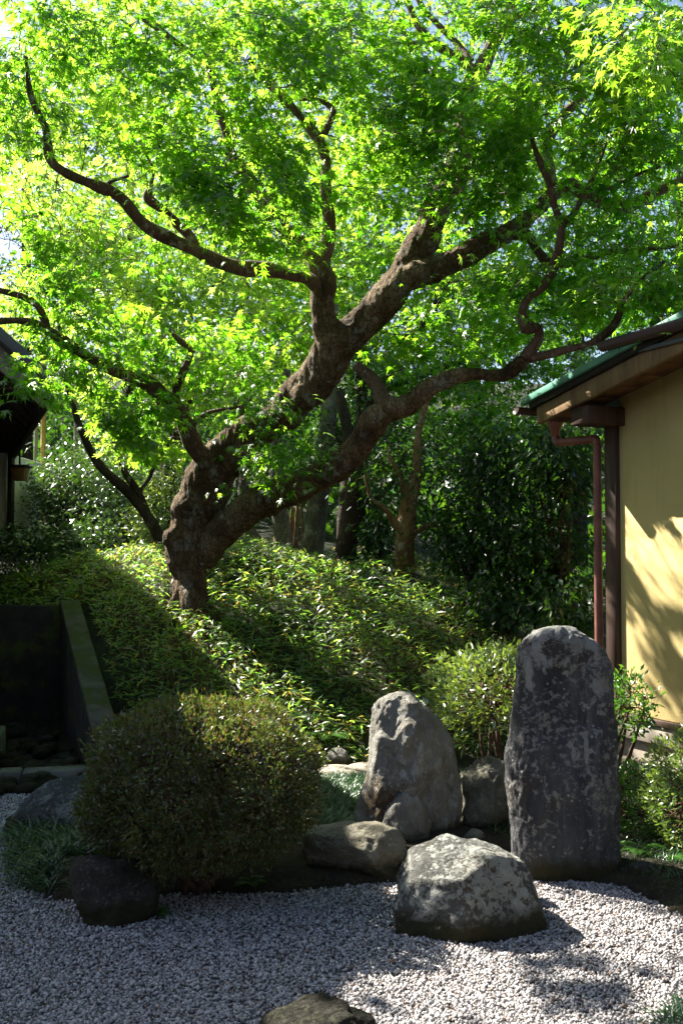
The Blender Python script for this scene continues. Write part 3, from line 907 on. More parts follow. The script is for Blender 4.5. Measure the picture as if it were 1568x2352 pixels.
tag(profile_stone('standing_stone', [(1176, 2012), (1171, 1850), (1169, 1750), (1180, 1690), (1190, 1600), (1189, 1530), (1196, 1490), (1216, 1460), (1250, 1444), (1285, 1439)],
    [(1434, 2012), (1430, 1900), (1424, 1760), (1423, 1620), (1423, 1555), (1414, 1522), (1393, 1490), (1368, 1468), (1330, 1447), (1292, 1439)], 4.92, .13, M['stone_tall'], 4.0, .026),
    'tall dark slate standing stone with rounded pale top', 'stone')
tag(profile_stone('standing_stone', [(826, 1935), (820, 1880), (831, 1800), (840, 1740), (845, 1690), (861, 1637), (884, 1609), (918, 1598)],
    [(1052, 1938), (1060, 1890), (1061, 1830), (1056, 1750), (1041, 1700), (1012, 1652), (985, 1630), (946, 1602), (924, 1598)], 5.5, .17, M['stone_mid'], 21.0, .04, 2.2, relief=lambda x, z: -.045 * min(1, max(0, ((.575 + .45 * (x - .147) + .02 * math.sin(x * 40)) - z) / .03)) * min(1, max(0, (.46 - x) / .06))),
    'waist high upright brown grey stone with white streak of lichen', 'stone')
def P3(px, py, Y, z=None):
    p = at(px, py, Y)
    return (p.x, p.y, p.z if z is None else z)
tag(rock('boulder', P3(942, 1880, 5.43, .09), (.17, .12, .215), 33, M['stone_mid'], 5, 18, .1, .62, 1.8, rot=.4), 'brown lobed stone leaning on the front of the waist high upright stone', 'stone')
tag(rock('boulder', P3(1118, 1850, 5.72, .15), (.165, .16, .30), 5, M['stone_craggy'], 5, 16, .12, .65, 2.4, crag=.22), 'craggy pale stone wedged between the two upright stones', 'stone')
tag(rock('boulder', P3(1087, 1925, 5.36, .05), (.072, .07, .07), 6, M['stone_mid'], 3, 8, .06), 'small round brown stone in front of the craggy stone', 'stone')
def front_shape(W):
    W = W.copy()
    W[:, 2] *= 1 - .16 * np.clip(W[:, 0], -1, 1)
    return W
tag(rock('boulder', P3(1075, 2060, 4.34, .075), (.37, .29, .30), 12, M['stone_lichen'], 5, 9, .035, .78, 1.6, cuts=((-.25, -.25, .9, .74), (.55, -.8, .35, .66), (.95, -.05, .25, .80), (-.45, -.8, .2, .76), (-.95, 0, .35, .82), (.3, .1, .95, .80), (.15, -.95, -.1, .8))), 'big lichen speckled boulder sitting in the sunlit gravel', 'stone')
tag(rock('boulder', P3(1196, 1998, 4.62, .06), (.055, .07, .12), 14, M['stone_lichen'], 4, 10, .06), 'small grey stone tucked behind the big lichen speckled boulder', 'stone')
tag(rock('boulder', P3(800, 1980, 5.06, .06), (.35, .27, .18), 16, M['stone_flat'], 5, 20, .07, .6, 2.0, rot=.1, crag=.1), 'low flat tan stone with horizontal ledges beside the clipped bush', 'stone')
tag(rock('boulder', P3(257, 2040, 4.44, .10), (.215, .19, .185), 18, M['stone_dark'], 5, 18, .09, .66, 1.8, rot=.1), 'dark squat boulder in shade under the clipped bush', 'stone')
def slope_shape(W):
    W = W.copy()
    W[:, 2] += .35 * W[:, 0]
    return W
tag(rock('boulder', P3(178, 1850, 5.75, .08), (.46, .32, .26), 27, M['stone_moss'], 5, 16, .12, .62, 1.8, shape=slope_shape, rot=.05, crag=.1), 'moss topped pale boulder behind the clipped bush near the kerb', 'stone')
tag(rock('boulder', P3(728, 2380, 3.2, .06), (.19, .17, .135), 22, M['stone_wet'], 5, 14, .08, .7, 2.0), 'dark wet looking boulder poking up at the lower edge of the gravel', 'stone')
tag(rock('boulder', P3(1478, 2020, 4.85, .03), (.085, .07, .075), 24, M['stone_moss'], 4, 10, .06), 'small mossy stone beside the foot of the tall slate stone', 'stone')
tag(rock('boulder', P3(1560, 2040, 4.75, .02), (.12, .09, .07), 25, M['stone_dark'], 4, 10, .06), 'low dark stone under the shrubs at the gravel edge', 'stone')
for i, (px, py, r, lab) in enumerate([(765, 1772, .23, 'flat sunlit stepping stone beyond the clipped bush'), (845, 1765, .17, 'flat stepping stone partly hidden by the waist high stone'), (775, 1742, .10, 'small rounded stone at the foot of the bamboo grass bank'), (690, 1790, .14, 'shaded stepping stone touching the clipped bush')]):
    g = ground_at(px, py, .08)
    tag(rock('stepping_stone', (g.x, g.y, .065), (r, r * .8, .05 if i != 2 else .09), 30 + i, M['paving'] if i != 2 else M['stone_mid'], 4, 10, .05, .8), lab, 'stone')

# ------------------------------------------------------------------ light patches: leaves over these places are thinned
RIM = [(345, 1372), (470, 1400), (650, 1640), (690, 1640), (800, 1580), (900, 1500), (900, 1400), (820, 1320), (560, 1290), (480, 1370)]
GRAV = [(640, 2075), (640, 1900), (860, 1880), (1250, 1960), (1250, 2030), (1420, 2035), (1568, 2110), (1568, 2352), (1400, 2352), (1390, 2190), (1240, 2130), (1180, 2190), (1260, 2352), (970, 2352), (884, 2287), (784, 2167), (700, 2110)]
_e1 = Vector((SUN.y, -SUN.x, 0)).normalized(); _e2 = SUN.cross(_e1)
def gap_field(P):
    # 0..1, the same all along a sun ray: where it is low the crowns have a gap
    a = P @ np.array(_e1); b = P @ np.array(_e2)
    v = np.array([noise.noise(Vector((x * 3.4, y * 2.4, 4.2))) + .55 * noise.noise(Vector((x * 8.5, y * 7.0, 1.3))) for x, y in zip(a, b)])
    return v
_smp = np.sort(gap_field(RNG.uniform(-9, 9, (6000, 3))))
def sun_gap(P):
    P = np.asarray(P, float)
    u = np.searchsorted(_smp, gap_field(P)) / len(_smp)
    return u < sun_open(P)

def sun_open(P):
    """share of leaves to drop at each place: where the sun ray through it lands on an open, sunlit spot."""
    P = np.asarray(P, float)
    s = np.array(SUN)
    Q = P.copy(); hit = np.zeros(len(P), bool); G = P.copy()
    for k in range(60):
        Q = Q - s * .16
        under = (~hit) & (Q[:, 2] < ground_z(Q[:, 0], Q[:, 1]) + .12)
        G[under] = Q[under]; hit |= under
    px, py = project(G)
    drop = np.full(len(P), .2)
    drop[hit & in_poly(px, py, RIM)] = .96
    drop[hit & in_poly(px, py, [(880, 1320), (1100, 1390), (1150, 1480), (900, 1560), (850, 1450)])] = .62
    drop[hit & in_poly(px, py, GRAV)] = .92
    drop[hit & in_poly(px, py, [(700, 1750), (860, 1750), (860, 1940), (700, 1940)])] = .92
    # stones, clipped bushes: vertical planes through them
    for Yp, x0, x1, y0, y1, k in ((4.95, 1140, 1440, 1430, 1960, .86), (5.1, 1140, 1440, 1430, 1960, .86), (5.5, 800, 1080, 1580, 1960, .9), (5.35, 800, 1080, 1580, 1960, .9), (5.7, 1050, 1180, 1720, 1950, .8),
                                  (4.7, 380, 690, 1600, 1800, .7), (5.0, 380, 690, 1600, 1800, .7), (5.75, 1000, 1240, 1470, 1720, .9), (6.05, 1000, 1240, 1470, 1720, .9), (6.3, 1000, 1240, 1470, 1720, .9), (5.1, 1500, 1700, 1700, 1980, .9)):
        t = (P[:, 1] - Yp) / s[1]
        R = P - s * t[:, None]; px, py = project(R)
        m = (t > 0) & (px > x0) & (px < x1) & (py > y0) & (py < y1)
        drop[m] = np.maximum(drop[m], k)
    # wall of the tea house
    n = RB.n; den = s @ n
    t = ((P - RB.o) @ n) / den
    R = P - s * t[:, None]; px, py = project(R)
    m = (t > 0) & (px > 1425) & (px < 1600) & (py > 1080) & (py < 1700)
    drop[m] = np.maximum(drop[m], .58)
    # trunk and low limb
    for Yp, x0, x1, y0, y1, k in ((8.9, 370, 540, 1040, 1400, .8), (8.5, 580, 730, 1070, 1180, .8), (8.2, 690, 850, 980, 1150, .8), (7.9, 810, 970, 850, 1020, .8), (7.7, 940, 1110, 820, 930, .8), (7.55, 1080, 1240, 730, 890, .75),
                                  (8.4, 600, 800, 780, 990, .75), (8.1, 770, 970, 560, 810, .75), (8.2, 930, 1090, 380, 610, .7), (7.9, 960, 1260, 430, 640, .75), (8.0, 700, 780, 600, 800, .7), (7.75, 400, 740, 560, 650, .6)):
        t = (P[:, 1] - Yp) / s[1]
        R = P - s * t[:, None]; px, py = project(R)
        m = (t > .25) & (px > x0) & (px < x1) & (py > y0) & (py < y1)
        drop[m] = np.maximum(drop[m], k)
    return drop

# ------------------------------------------------------------------ the big maple
TY = 9.0
# (px, py, radius px, depth)
LIMBS = {
 'trunk': [(432, 1425, 60, 9.0), (432, 1390, 47, 9.0), (436, 1330, 43, 9.0), (430, 1270, 50, 9.0), (442, 1200, 56, 8.98), (468, 1130, 59, 8.95), (508, 1062, 55, 8.85), (575, 1000, 47, 8.7), (650, 945, 46, 8.55), (705, 890, 51, 8.4), (745, 840, 50, 8.25), (785, 785, 46, 8.15), (850, 730, 41, 8.1), (905, 665, 43, 8.05), (945, 605, 40, 8.1), (975, 540, 38, 8.15), (1005, 470, 38, 8.25), (1040, 400, 34, 8.35), (1065, 310, 28, 8.4), (1075, 215, 23, 8.4), (1092, 165, 21, 8.4)],
 'second': [(468, 1292, 30, 8.95), (500, 1236, 36, 8.85), (548, 1187, 39, 8.7), (625, 1143, 40, 8.5), (720, 1103, 38, 8.3), (790, 1065, 36, 8.15), (838, 1010, 34, 8.05), (868, 955, 33, 7.95), (930, 932, 28, 7.85), (988, 888, 22, 7.75), (1040, 865, 18, 7.7), (1090, 857, 17, 7.65), (1150, 862, 17, 7.6), (1205, 825, 17, 7.5)],
 'right': [(905, 650, 36, 8.05), (955, 632, 36, 8.0), (1020, 608, 32, 7.95), (1100, 568, 27, 7.85), (1170, 530, 23, 7.8), (1235, 480, 20, 7.8), (1275, 440, 18, 7.8)],
 'knee': [(775, 800, 40, 8.15), (748, 740, 35, 8.05), (737, 690, 31, 8.0), (745, 645, 28, 7.95), (722, 595, 24, 7.95), (665, 535, 21, 8.0)],
}
BRANCHES = [
 [(1092, 170, 20, 8.4), (1125, 110, 17, 8.4), (1160, 55, 15, 8.35), (1175, -20, 12, 8.3), (1190, -120, 8, 8.2)],
 [(1088, 168, 14, 8.4), (1045, 128, 11, 8.4), (985, 90, 10, 8.4), (955, 50, 9, 8.35), (930, 0, 8, 8.35), (900, -80, 5, 8.3)],
 [(1080, 140, 11, 8.4), (1050, 95, 9, 8.5), (1000, 45, 8, 8.5), (965, 10, 7, 8.5), (930, -60, 5, 8.5)],
 [(980, 95, 6, 8.4), (930, 105, 5, 8.35), (870, 90, 4, 8.3), (810, 85, 3, 8.2)],
 [(1165, 50, 10, 8.35), (1230, 20, 8, 8.2), (1300, -30, 6, 8.5)],
 [(1275, 440, 18, 7.8), (1310, 430, 19, 7.75), (1350, 455, 19, 7.72), (1420, 475, 17, 7.7), (1490, 455, 14, 7.6), (1540, 425, 12, 7.5), (1620, 400, 9, 7.4)],
 [(1165, 535, 15, 7.8), (1210, 545, 14, 7.8), (1245, 590, 13, 7.8), (1285, 605, 11, 7.8), (1380, 582, 9, 7.6), (1470, 575, 7, 7.4), (1560, 560, 5, 7.2)],
 [(1205, 825, 17, 7.5), (1232, 785, 16, 7.45), (1228, 757, 15, 7.42), (1200, 748, 13, 7.4), (1207, 700, 12, 7.35), (1245, 660, 11, 7.3), (1265, 610, 11, 7.25), (1285, 530, 10, 7.2), (1272, 450, 9, 7.15), (1245, 375, 8, 7.1), (1225, 320, 5, 7.1)],
 [(1288, 525, 9, 7.2), (1320, 490, 7, 7.15), (1350, 440, 6, 7.1), (1370, 380, 5, 7.1), (1388, 325, 4, 7.1)],
 [(1338, 458, 6, 7.12), (1400, 430, 5, 7.0), (1460, 405, 5, 6.9), (1520, 385, 4, 6.8)],
 [(1215, 825, 13, 7.5), (1270, 815, 11, 7.4), (1330, 795, 10, 7.3), (1385, 765, 10, 7.2), (1412, 735, 10, 7.15), (1425, 700, 8, 7.1), (1470, 645, 6, 7.0), (1520, 600, 4, 6.9)],
 [(905, 940, 22, 7.9), (880, 920, 20, 7.95), (868, 890, 18, 8.0), (845, 862, 16, 8.05), (820, 840, 12, 8.1)],
 [(1275, 440, 14, 7.8), (1262, 380, 13, 7.8), (1265, 310, 14, 7.8), (1295, 260, 14, 7.9), (1328, 225, 11, 7.85), (1325, 160, 9, 7.8), (1290, 105, 8, 7.8), (1260, 60, 6, 7.7)],
 [(1326, 150, 7, 7.8), (1370, 120, 6, 7.7), (1420, 75, 5, 7.6), (1480, 30, 3, 7.5)],
 # left limbs
 [(505, 1065, 30, 8.85), (460, 1040, 25, 8.75), (430, 990, 22, 8.65), (400, 935, 21, 8.55), (345, 890, 18, 8.45), (290, 858, 16, 8.35), (205, 820, 14, 8.25), (120, 765, 12, 8.15), (50, 742, 10, 8.05), (-40, 735, 8, 7.95)],
 [(400, 930, 12, 8.55), (402, 890, 10, 8.5), (425, 845, 9, 8.45), (442, 808, 9, 8.4), (418, 785, 8, 8.4), (395, 765, 5, 8.4)],
 [(425, 1000, 9, 8.65), (450, 965, 6, 8.6), (490, 945, 5, 8.55), (560, 930, 3, 8.5)],
 [(110, 760, 10, 8.15), (75, 700, 9, 8.1), (20, 670, 8, 8.0), (-60, 640, 6, 7.9)],
 [(735, 650, 22, 7.95), (690, 635, 18, 7.9), (620, 625, 18, 7.85), (540, 612, 20, 7.75), (470, 590, 18, 7.7), (400, 552, 17, 7.6), (335, 512, 16, 7.5), (280, 455, 15, 7.4), (215, 430, 14, 7.3), (150, 395, 13, 7.25), (117, 362, 12, 7.2), (107, 295, 10, 7.15), (70, 215, 8, 7.1), (60, 130, 5, 7.0)],
 [(455, 585, 14, 7.7), (440, 545, 13, 7.65), (395, 492, 12, 7.6), (345, 455, 12, 7.55), (349, 425, 6, 7.55), (352, 385, 4, 7.5), (320, 330, 3, 7.45)],
 [(240, 440, 9, 7.35), (255, 420, 7, 7.35), (295, 402, 4, 7.3)],
 [(745, 650, 20, 7.95), (750, 560, 18, 7.9), (752, 450, 16, 7.85), (742, 335, 14, 7.8), (700, 280, 13, 7.75), (650, 230, 12, 7.7), (615, 195, 10, 7.6), (570, 130, 6, 7.5)],
 [(742, 310, 9, 7.8), (765, 255, 8, 7.8), (740, 232, 6, 7.8), (690, 232, 4, 7.7)],
 [(665, 535, 21, 8.0), (612, 470, 20, 8.05), (560, 400, 18, 8.1), (525, 330, 13, 8.1), (495, 220, 11, 8.1), (478, 150, 11, 8.05), (435, 120, 9, 8.0), (380, 75, 8, 7.9), (310, 30, 5, 7.8)],
 [(780, 720, 14, 8.6), (775, 760, 14, 8.66)],
]
def limb_world(L, n=5):
    A = np.array([list(at(px, py, Y)) + [r * Y / F * .93] for px, py, r, Y in L])
    C = catmull(A, n)
    return C[:, :3], np.maximum(C[:, 3], .003)

base = at(432, 1395, TY); base.z = float(hill(base.x, base.y)) - .05
maple = empty('maple_tree', base)
tag(maple, 'old leaning maple with twisting limbs on the bamboo grass bank', 'tree')
parts = []
nodes = []
for key, L in LIMBS.items():
    p, r = limb_world(L, 6)
    nodes.append(p)
    parts.append(tube(p, r, 18, .22, hash(len(key)) % 7))
# root flare and burls
for px, py, r, Y in [(395, 1408, 26, 8.95), (470, 1412, 24, 8.9), (440, 1418, 26, 8.8)]:
    p, rr = limb_world([(436, 1330, 24, 8.95), (px * .6 + 436 * .4, 1380, r, Y), (px, py, r * .8, Y - .05), (px + (px - 436) * .5, 1440, r * .5, Y - .12)], 5)
    parts.append(tube(p, rr, 12, .2))
for px, py, r, Y in [(398, 1238, 26, 8.85), (425, 1165, 28, 8.85), (480, 1075, 34, 8.75), (795, 775, 32, 8.05), (880, 690, 36, 8.0), (900, 935, 28, 7.85), (700, 910, 34, 8.3)]:
    c = at(px, py, Y); V, T = ICO[3]
    parts.append((V * (r * Y / F) + np.array(c), T))
V, T = join_np(parts)
tm = mesh_np('trunk', V, T)
tmp = bpy.data.objects.new('trunk_tmp', tm); COL.objects.link(tmp)
md = tmp.modifiers.new('r', 'REMESH'); md.mode = 'VOXEL'; md.voxel_size = .018
sm = tmp.modifiers.new('s', 'SMOOTH'); sm.iterations = 4; sm.factor = .5
dg = bpy.context.evaluated_depsgraph_get()
tm2 = bpy.data.meshes.new_from_object(tmp.evaluated_get(dg))
bpy.data.objects.remove(tmp)
nv = len(tm2.vertices)
co = np.empty(nv * 3, np.float32); tm2.vertices.foreach_get('co', co); co = co.reshape(-1, 3)
no = np.empty(nv * 3, np.float32); tm2.vertices.foreach_get('normal', no); no = no.reshape(-1, 3)
for i in range(nv):
    q = Vector(co[i])
    d = .018 * fbm(q * 4.0, 3) + .012 * fbm(Vector((q.x * 22, q.y * 22, q.z * 11)), 3)
    co[i] += no[i] * d
tm2.vertices.foreach_set('co', co.ravel())
tm2.polygons.foreach_set('use_smooth', np.ones(len(tm2.polygons), bool))
tm2.materials.clear(); tm2.materials.append(M['maple_bark'])
tm2.update()
tm2.name = 'trunk'
link('trunk', tm2, maple)
for L in BRANCHES[:-1]:
    p, r = limb_world(L, 6)
    nodes.append(p)
    # knobbly growth
    rr = r * (1 + .3 * np.array([noise.noise(Vector(q * 7)) for q in p]))
    jit = np.array([[noise.noise(Vector(q * 3) + Vector((k * 9, 0, 0))) for k in range(3)] for q in p]) * .034
    jit[0] = 0
    V, T = tube(p + jit, rr, 10, .2)
    link('branch', mesh_np('branch', V, T, M['branch_bark'], True), maple)

# --- crown: clumps (px, py, rx, ry, depth, depth spread, sprays)
CLUMPS = [
 (520, 390, 240, 150, 7.0, .5, 210), (640, 480, 130, 110, 7.3, .4, 70), (330, 300, 150, 130, 7.1, .4, 26),
 (260, 90, 300, 130, 7.0, .6, 80), (620, 110, 240, 140, 6.9, .6, 130), (900, 200, 220, 120, 7.6, .6, 120), (820, 60, 200, 90, 7.8, .7, 80),
 (1000, 300, 220, 110, 7.7, .6, 120), (900, 420, 200, 110, 8.0, .5, 100), (1130, 430, 160, 120, 7.6, .5, 90),
 (1350, 130, 260, 150, 6.7, .6, 170), (1180, 260, 170, 120, 7.2, .5, 90), (1450, 330, 170, 140, 6.9, .5, 100), (1480, 80, 140, 120, 5.6, .4, 40), (1150, 40, 160, 80, 6.5, .5, 60),
 (1400, 520, 190, 90, 7.2, .5, 80), (1330, 660, 200, 90, 7.3, .5, 80), (1480, 640, 130, 110, 6.8, .4, 50), (1100, 690, 160, 80, 7.8, .5, 60),
 (80, 260, 160, 130, 7.2, .5, 50), (60, 480, 140, 120, 7.6, .5, 50), (230, 560, 200, 90, 8.0, .6, 70),
 (120, 680, 200, 90, 8.0, .5, 80), (330, 790, 190, 90, 8.3, .5, 90), (150, 820, 170, 70, 8.0, .5, 60), (330, 920, 120, 70, 8.3, .4, 60),
 (60, 890, 80, 42, 7.0, .2, 26), (300, 980, 120, 50, 8.2, .4, 40), (600, 1060, 80, 60, 8.3, .25, 40), (620, 930, 90, 60, 8.3, .3, 36), (560, 800, 130, 90, 8.9, .4, 50),
 (700, 1050, 40, 60, 8.1, .2, 14), (960, 780, 140, 70, 8.2, .4, 40), (1150, 780, 140, 50, 8.0, .4, 26),
 (600, 470, 220, 130, 9.7, .5, 60), (790, 640, 170, 110, 9.1, .35, 40), (430, 330, 200, 120, 10.3, .5, 40), (980, 560, 150, 110, 8.9, .3, 30),
 (-130, 400, 130, 170, 6.5, .5, 60), (-520, 290, 130, 110, 6.3, .35, 46),  # unseen clumps added left of the view to throw shade on the gravel
 # the crown goes on above the frame
 (200, -120, 500, 140, 7.2, .9, 45), (800, -150, 500, 160, 7.6, 1.0, 130), (1350, -130, 400, 150, 7.0, 1.0, 110), (-200, 200, 200, 300, 7.5, .6, 26), (1750, 250, 200, 300, 7.2, .6, 60),
]
sp = []
for (px, py, rx, ry, Y, dy, n) in CLUMPS:
    n = int(n * 1.65)
    a = RNG.normal(size=(n, 3)); a /= np.linalg.norm(a, axis=1, keepdims=True); a *= RNG.random((n, 1)) ** (1 / 2.4)
    for q in a:
        sp.append(list(at(px + q[0] * rx, py + q[1] * ry, Y + q[2] * dy)))
sp = np.array(sp)
# sprays sit in loose horizontal tiers
sp[:, 2] = sp[:, 2] + .35 * (np.round((sp[:, 2] + .15 * np.sin(sp[:, 0] * 1.7)) / .34) * .34 - sp[:, 2])
# twigs: every spray hangs on the nearest wood that is already there
ND = np.vstack(nodes)
order = np.argsort([np.min(np.linalg.norm(ND - q, axis=1)) for q in sp])
twig_parts = []
spray_dir = np.zeros_like(sp)
for i in order:
    q = sp[i]
    dv = np.linalg.norm(ND - q, axis=1)
    j = int(np.argmin(dv)); a = ND[j]
    v = q - a; L = np.linalg.norm(v) + 1e-6
    spray_dir[i] = v / L
    mid = a + v * .5 + np.array([RNG.normal() * .05 * L, RNG.normal() * .05 * L, .10 * L])
    path = catmull([a, mid, q], 2)
    r0 = .0035 + .005 * min(1, L)
    twig_parts.append(tube(path, np.linspace(r0, .0022, len(path)), 3, cap=False))
    ND = np.vstack([ND, path[2:3], path[-1:]])
V, T = join_np(twig_parts)
tw = link('twigs', mesh_np('twigs', V, T, M['twig'], True), maple); tw['kind'] = 'stuff'

def limb_cover(P):
    # the crown is thin in front of the limbs
    px, py = project(P)
    out = np.zeros(len(P))
    for L in list(LIMBS.values()) + BRANCHES[:-1]:
        C = catmull(np.array(L, float), 6)
        for q in C:
            m = ((px - q[0]) ** 2 + (py - q[1]) ** 2 < (q[2] + 24) ** 2) & (P[:, 1] < q[3])
            out[m] = .66
    return out

def spray_leaves(C, Dir, per, rad, size, tiltsd=.35, droop=.5, flat=.05):
    n = len(C)
    k = RNG.integers(int(per * .7), int(per * 1.3) + 1, n)
    idx = np.repeat(np.arange(n), k); m = len(idx)
    h = unit(np.stack([Dir[:, 0], Dir[:, 1], Dir[:, 2] * .3], 1))
    nrm = unit(np.stack([RNG.normal(0, .28, n), RNG.normal(0, .28, n), np.ones(n)], 1) - h * .12)
    ex = unit(np.cross(h, nrm)); ey = np.cross(nrm, ex)
    rr = rad * np.sqrt(RNG.random(m)) * RNG.uniform(.7, 1.25, n)[idx]
    th = RNG.random(m) * 2 * math.pi
    u = rr * np.cos(th); v = rr * np.sin(th)
    P = C[idx] + ex[idx] * u[:, None] + ey[idx] * (v * 1.25)[:, None] + nrm[idx] * (RNG.normal(0, flat, m) - droop * rr * rr / rad * .6)[:, None]
    out = ex[idx] * np.cos(th)[:, None] + ey[idx] * np.sin(th)[:, None] + h[idx] * .5 + RNG.normal(0, .45, (m, 3))
    rad_out = unit(ex[idx] * np.cos(th)[:, None] + ey[idx] * np.sin(th)[:, None] + h[idx] * .5)
    out[:, 2] -= droop * 1.5
    N = nrm[idx] * .8 + rad_out * .5 + RNG.normal(0, tiltsd, (m, 3))
    S = size * RNG.uniform(.5, 1.25, m)
    return P, out, N, S

P, D, N, S = spray_leaves(sp, spray_dir, 14, .21, .066, .3, .5, .035)
keep = ~sun_gap(P) & (RNG.random(len(P)) > limb_cover(P))
# drop leaves whose twig would hang in front of nothing: keep all others
P, D, N, S = P[keep], unit(D[keep]), unit(N[keep]), S[keep]
# the nearest leaves in view are leaves of their own
px, py = project(P)
inview = (px > 10) & (px < 1558) & (py > 10) & (py < 1150)
cand = np.where(inview)[0]
cand = cand[np.argsort(P[cand, 1])][:300]
sel = np.zeros(len(P), bool); sel[cand] = True
V, T = scatter(MAPLE, P[~sel], D[~sel], N[~sel], S[~sel])
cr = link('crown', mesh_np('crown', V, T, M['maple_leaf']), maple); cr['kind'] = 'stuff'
leaf_me = []
for tv, tt in MAPLE:
    st, stt = tube([(0, -.02, 0), (0, -.35, .03), (0, -.75, .12)], [.02, .016, .016], 4, cap=False)
    v, t = join_np([(tv, tt), (st, stt)])
    leaf_me.append(mesh_np('leaf', v, t, M['maple_leaf']))
R = frames(D[sel], N[sel])
for k, i in enumerate(np.where(sel)[0]):
    o = bpy.data.objects.new('leaf', leaf_me[k % 3])
    COL.objects.link(o)
    m = Matrix([list(R[k][r]) for r in range(3)]).to_4x4()
    o.matrix_basis = Matrix.Translation(Vector(P[i])) @ m @ Matrix.Scale(float(S[i]), 4)
    attach(o, maple)

# ------------------------------------------------------------------ trees and shrubs behind
def clump_points(clumps, per_leaf_mult=1.0):
    C = []
    for (px, py, rx, ry, Y, dy, n) in clumps:
        n = max(1, int(n * per_leaf_mult))
        a = RNG.normal(size=(n, 3)); a /= np.linalg.norm(a, axis=1, keepdims=True); a *= RNG.random((n, 1)) ** (1 / 2.6)
        for q in a:
            C.append(list(at(px + q[0] * rx, py + q[1] * ry, Y + q[2] * dy)))
    return np.array(C)

def back_tree(name, label, stems, clumps, bark, leafmat, per, rad, size, tmpl, group=None, prune=False, cat='tree', flat=.06, tilt=.5, stem_sides=10, droop=.4):
    p0 = at(stems[0][0][0], stems[0][0][1], stems[0][0][3])
    e = empty(name, p0)
    tag(e, label, cat, group)
    nn = []
    for i, L in enumerate(stems):
        p, r = limb_world(L, 5)
        nn.append(p)
        V, T = tube(p, r, stem_sides, .2, i)
        link('trunk' if i == 0 else 'branch', mesh_np('trunk', V, T, bark, True), e)
    C = clump_points(clumps)
    nn = np.vstack(nn)
    tw = []
    Dr = np.zeros_like(C)
    od = np.argsort([np.min(np.linalg.norm(nn - q, axis=1)) for q in C])
    for i in od:
        q = C[i]
        dv = np.linalg.norm(nn - q, axis=1); j = int(np.argmin(dv)); a = nn[j]
        v = q - a; Lq = np.linalg.norm(v) + 1e-6; Dr[i] = v / Lq
        path = np.array([a, a + v * .5 + np.array([0, 0, .08 * Lq]), q])
        r0 = .004 + .008 * min(1.5, Lq)
        tw.append(tube(path, [r0, r0 * .7, .003], 4, cap=False))
        nn = np.vstack([nn, path[1:]])
    V, T = join_np(tw)
    t_ = link('twigs', mesh_np('twigs', V, T, bark, True), e); t_['kind'] = 'stuff'
    P, D, N, S = spray_leaves(C, Dr, per, rad, size, tilt, droop, flat)
    if prune:
        k = ~sun_gap(P)
        P, D, N, S = P[k], D[k], N[k], S[k]
    V, T = scatter(tmpl, P, D, N, S)
    c = link('crown', mesh_np('crown', V, T, leafmat), e); c['kind'] = 'stuff'
    return e

MAPLE3 = [palmate([(0, 1.0), (55, .8)], .2, 30 + s, .32) for s in range(2)]
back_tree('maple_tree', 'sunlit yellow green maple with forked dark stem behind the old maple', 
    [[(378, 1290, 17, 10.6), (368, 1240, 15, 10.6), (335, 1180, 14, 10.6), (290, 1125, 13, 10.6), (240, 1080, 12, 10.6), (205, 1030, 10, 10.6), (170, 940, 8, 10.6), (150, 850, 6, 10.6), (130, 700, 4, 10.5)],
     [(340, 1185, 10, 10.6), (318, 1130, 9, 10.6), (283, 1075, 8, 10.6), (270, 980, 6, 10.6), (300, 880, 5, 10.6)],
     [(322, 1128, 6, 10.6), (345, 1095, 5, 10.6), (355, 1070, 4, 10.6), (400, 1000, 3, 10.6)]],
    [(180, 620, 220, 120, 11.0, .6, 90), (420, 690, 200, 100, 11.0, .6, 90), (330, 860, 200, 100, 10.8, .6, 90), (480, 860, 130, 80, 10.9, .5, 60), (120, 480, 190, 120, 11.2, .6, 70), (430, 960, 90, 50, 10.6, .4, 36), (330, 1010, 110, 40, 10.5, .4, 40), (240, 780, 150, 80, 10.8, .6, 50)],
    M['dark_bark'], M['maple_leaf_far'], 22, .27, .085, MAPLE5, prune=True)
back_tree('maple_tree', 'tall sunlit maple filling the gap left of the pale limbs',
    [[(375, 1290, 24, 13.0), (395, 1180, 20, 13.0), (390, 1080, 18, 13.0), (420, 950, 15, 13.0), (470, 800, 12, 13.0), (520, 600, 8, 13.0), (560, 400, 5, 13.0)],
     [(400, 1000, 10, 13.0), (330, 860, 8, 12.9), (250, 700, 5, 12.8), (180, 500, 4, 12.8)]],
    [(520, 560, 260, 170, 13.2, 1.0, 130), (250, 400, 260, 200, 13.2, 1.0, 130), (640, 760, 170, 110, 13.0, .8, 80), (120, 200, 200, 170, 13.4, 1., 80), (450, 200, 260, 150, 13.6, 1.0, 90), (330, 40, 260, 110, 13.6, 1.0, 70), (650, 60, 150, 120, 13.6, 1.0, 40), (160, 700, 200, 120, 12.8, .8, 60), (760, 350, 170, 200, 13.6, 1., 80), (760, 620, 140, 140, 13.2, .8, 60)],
    M['dark_bark'], M['maple_leaf_far'], 32, .36, .10, MAPLE5, prune=True)
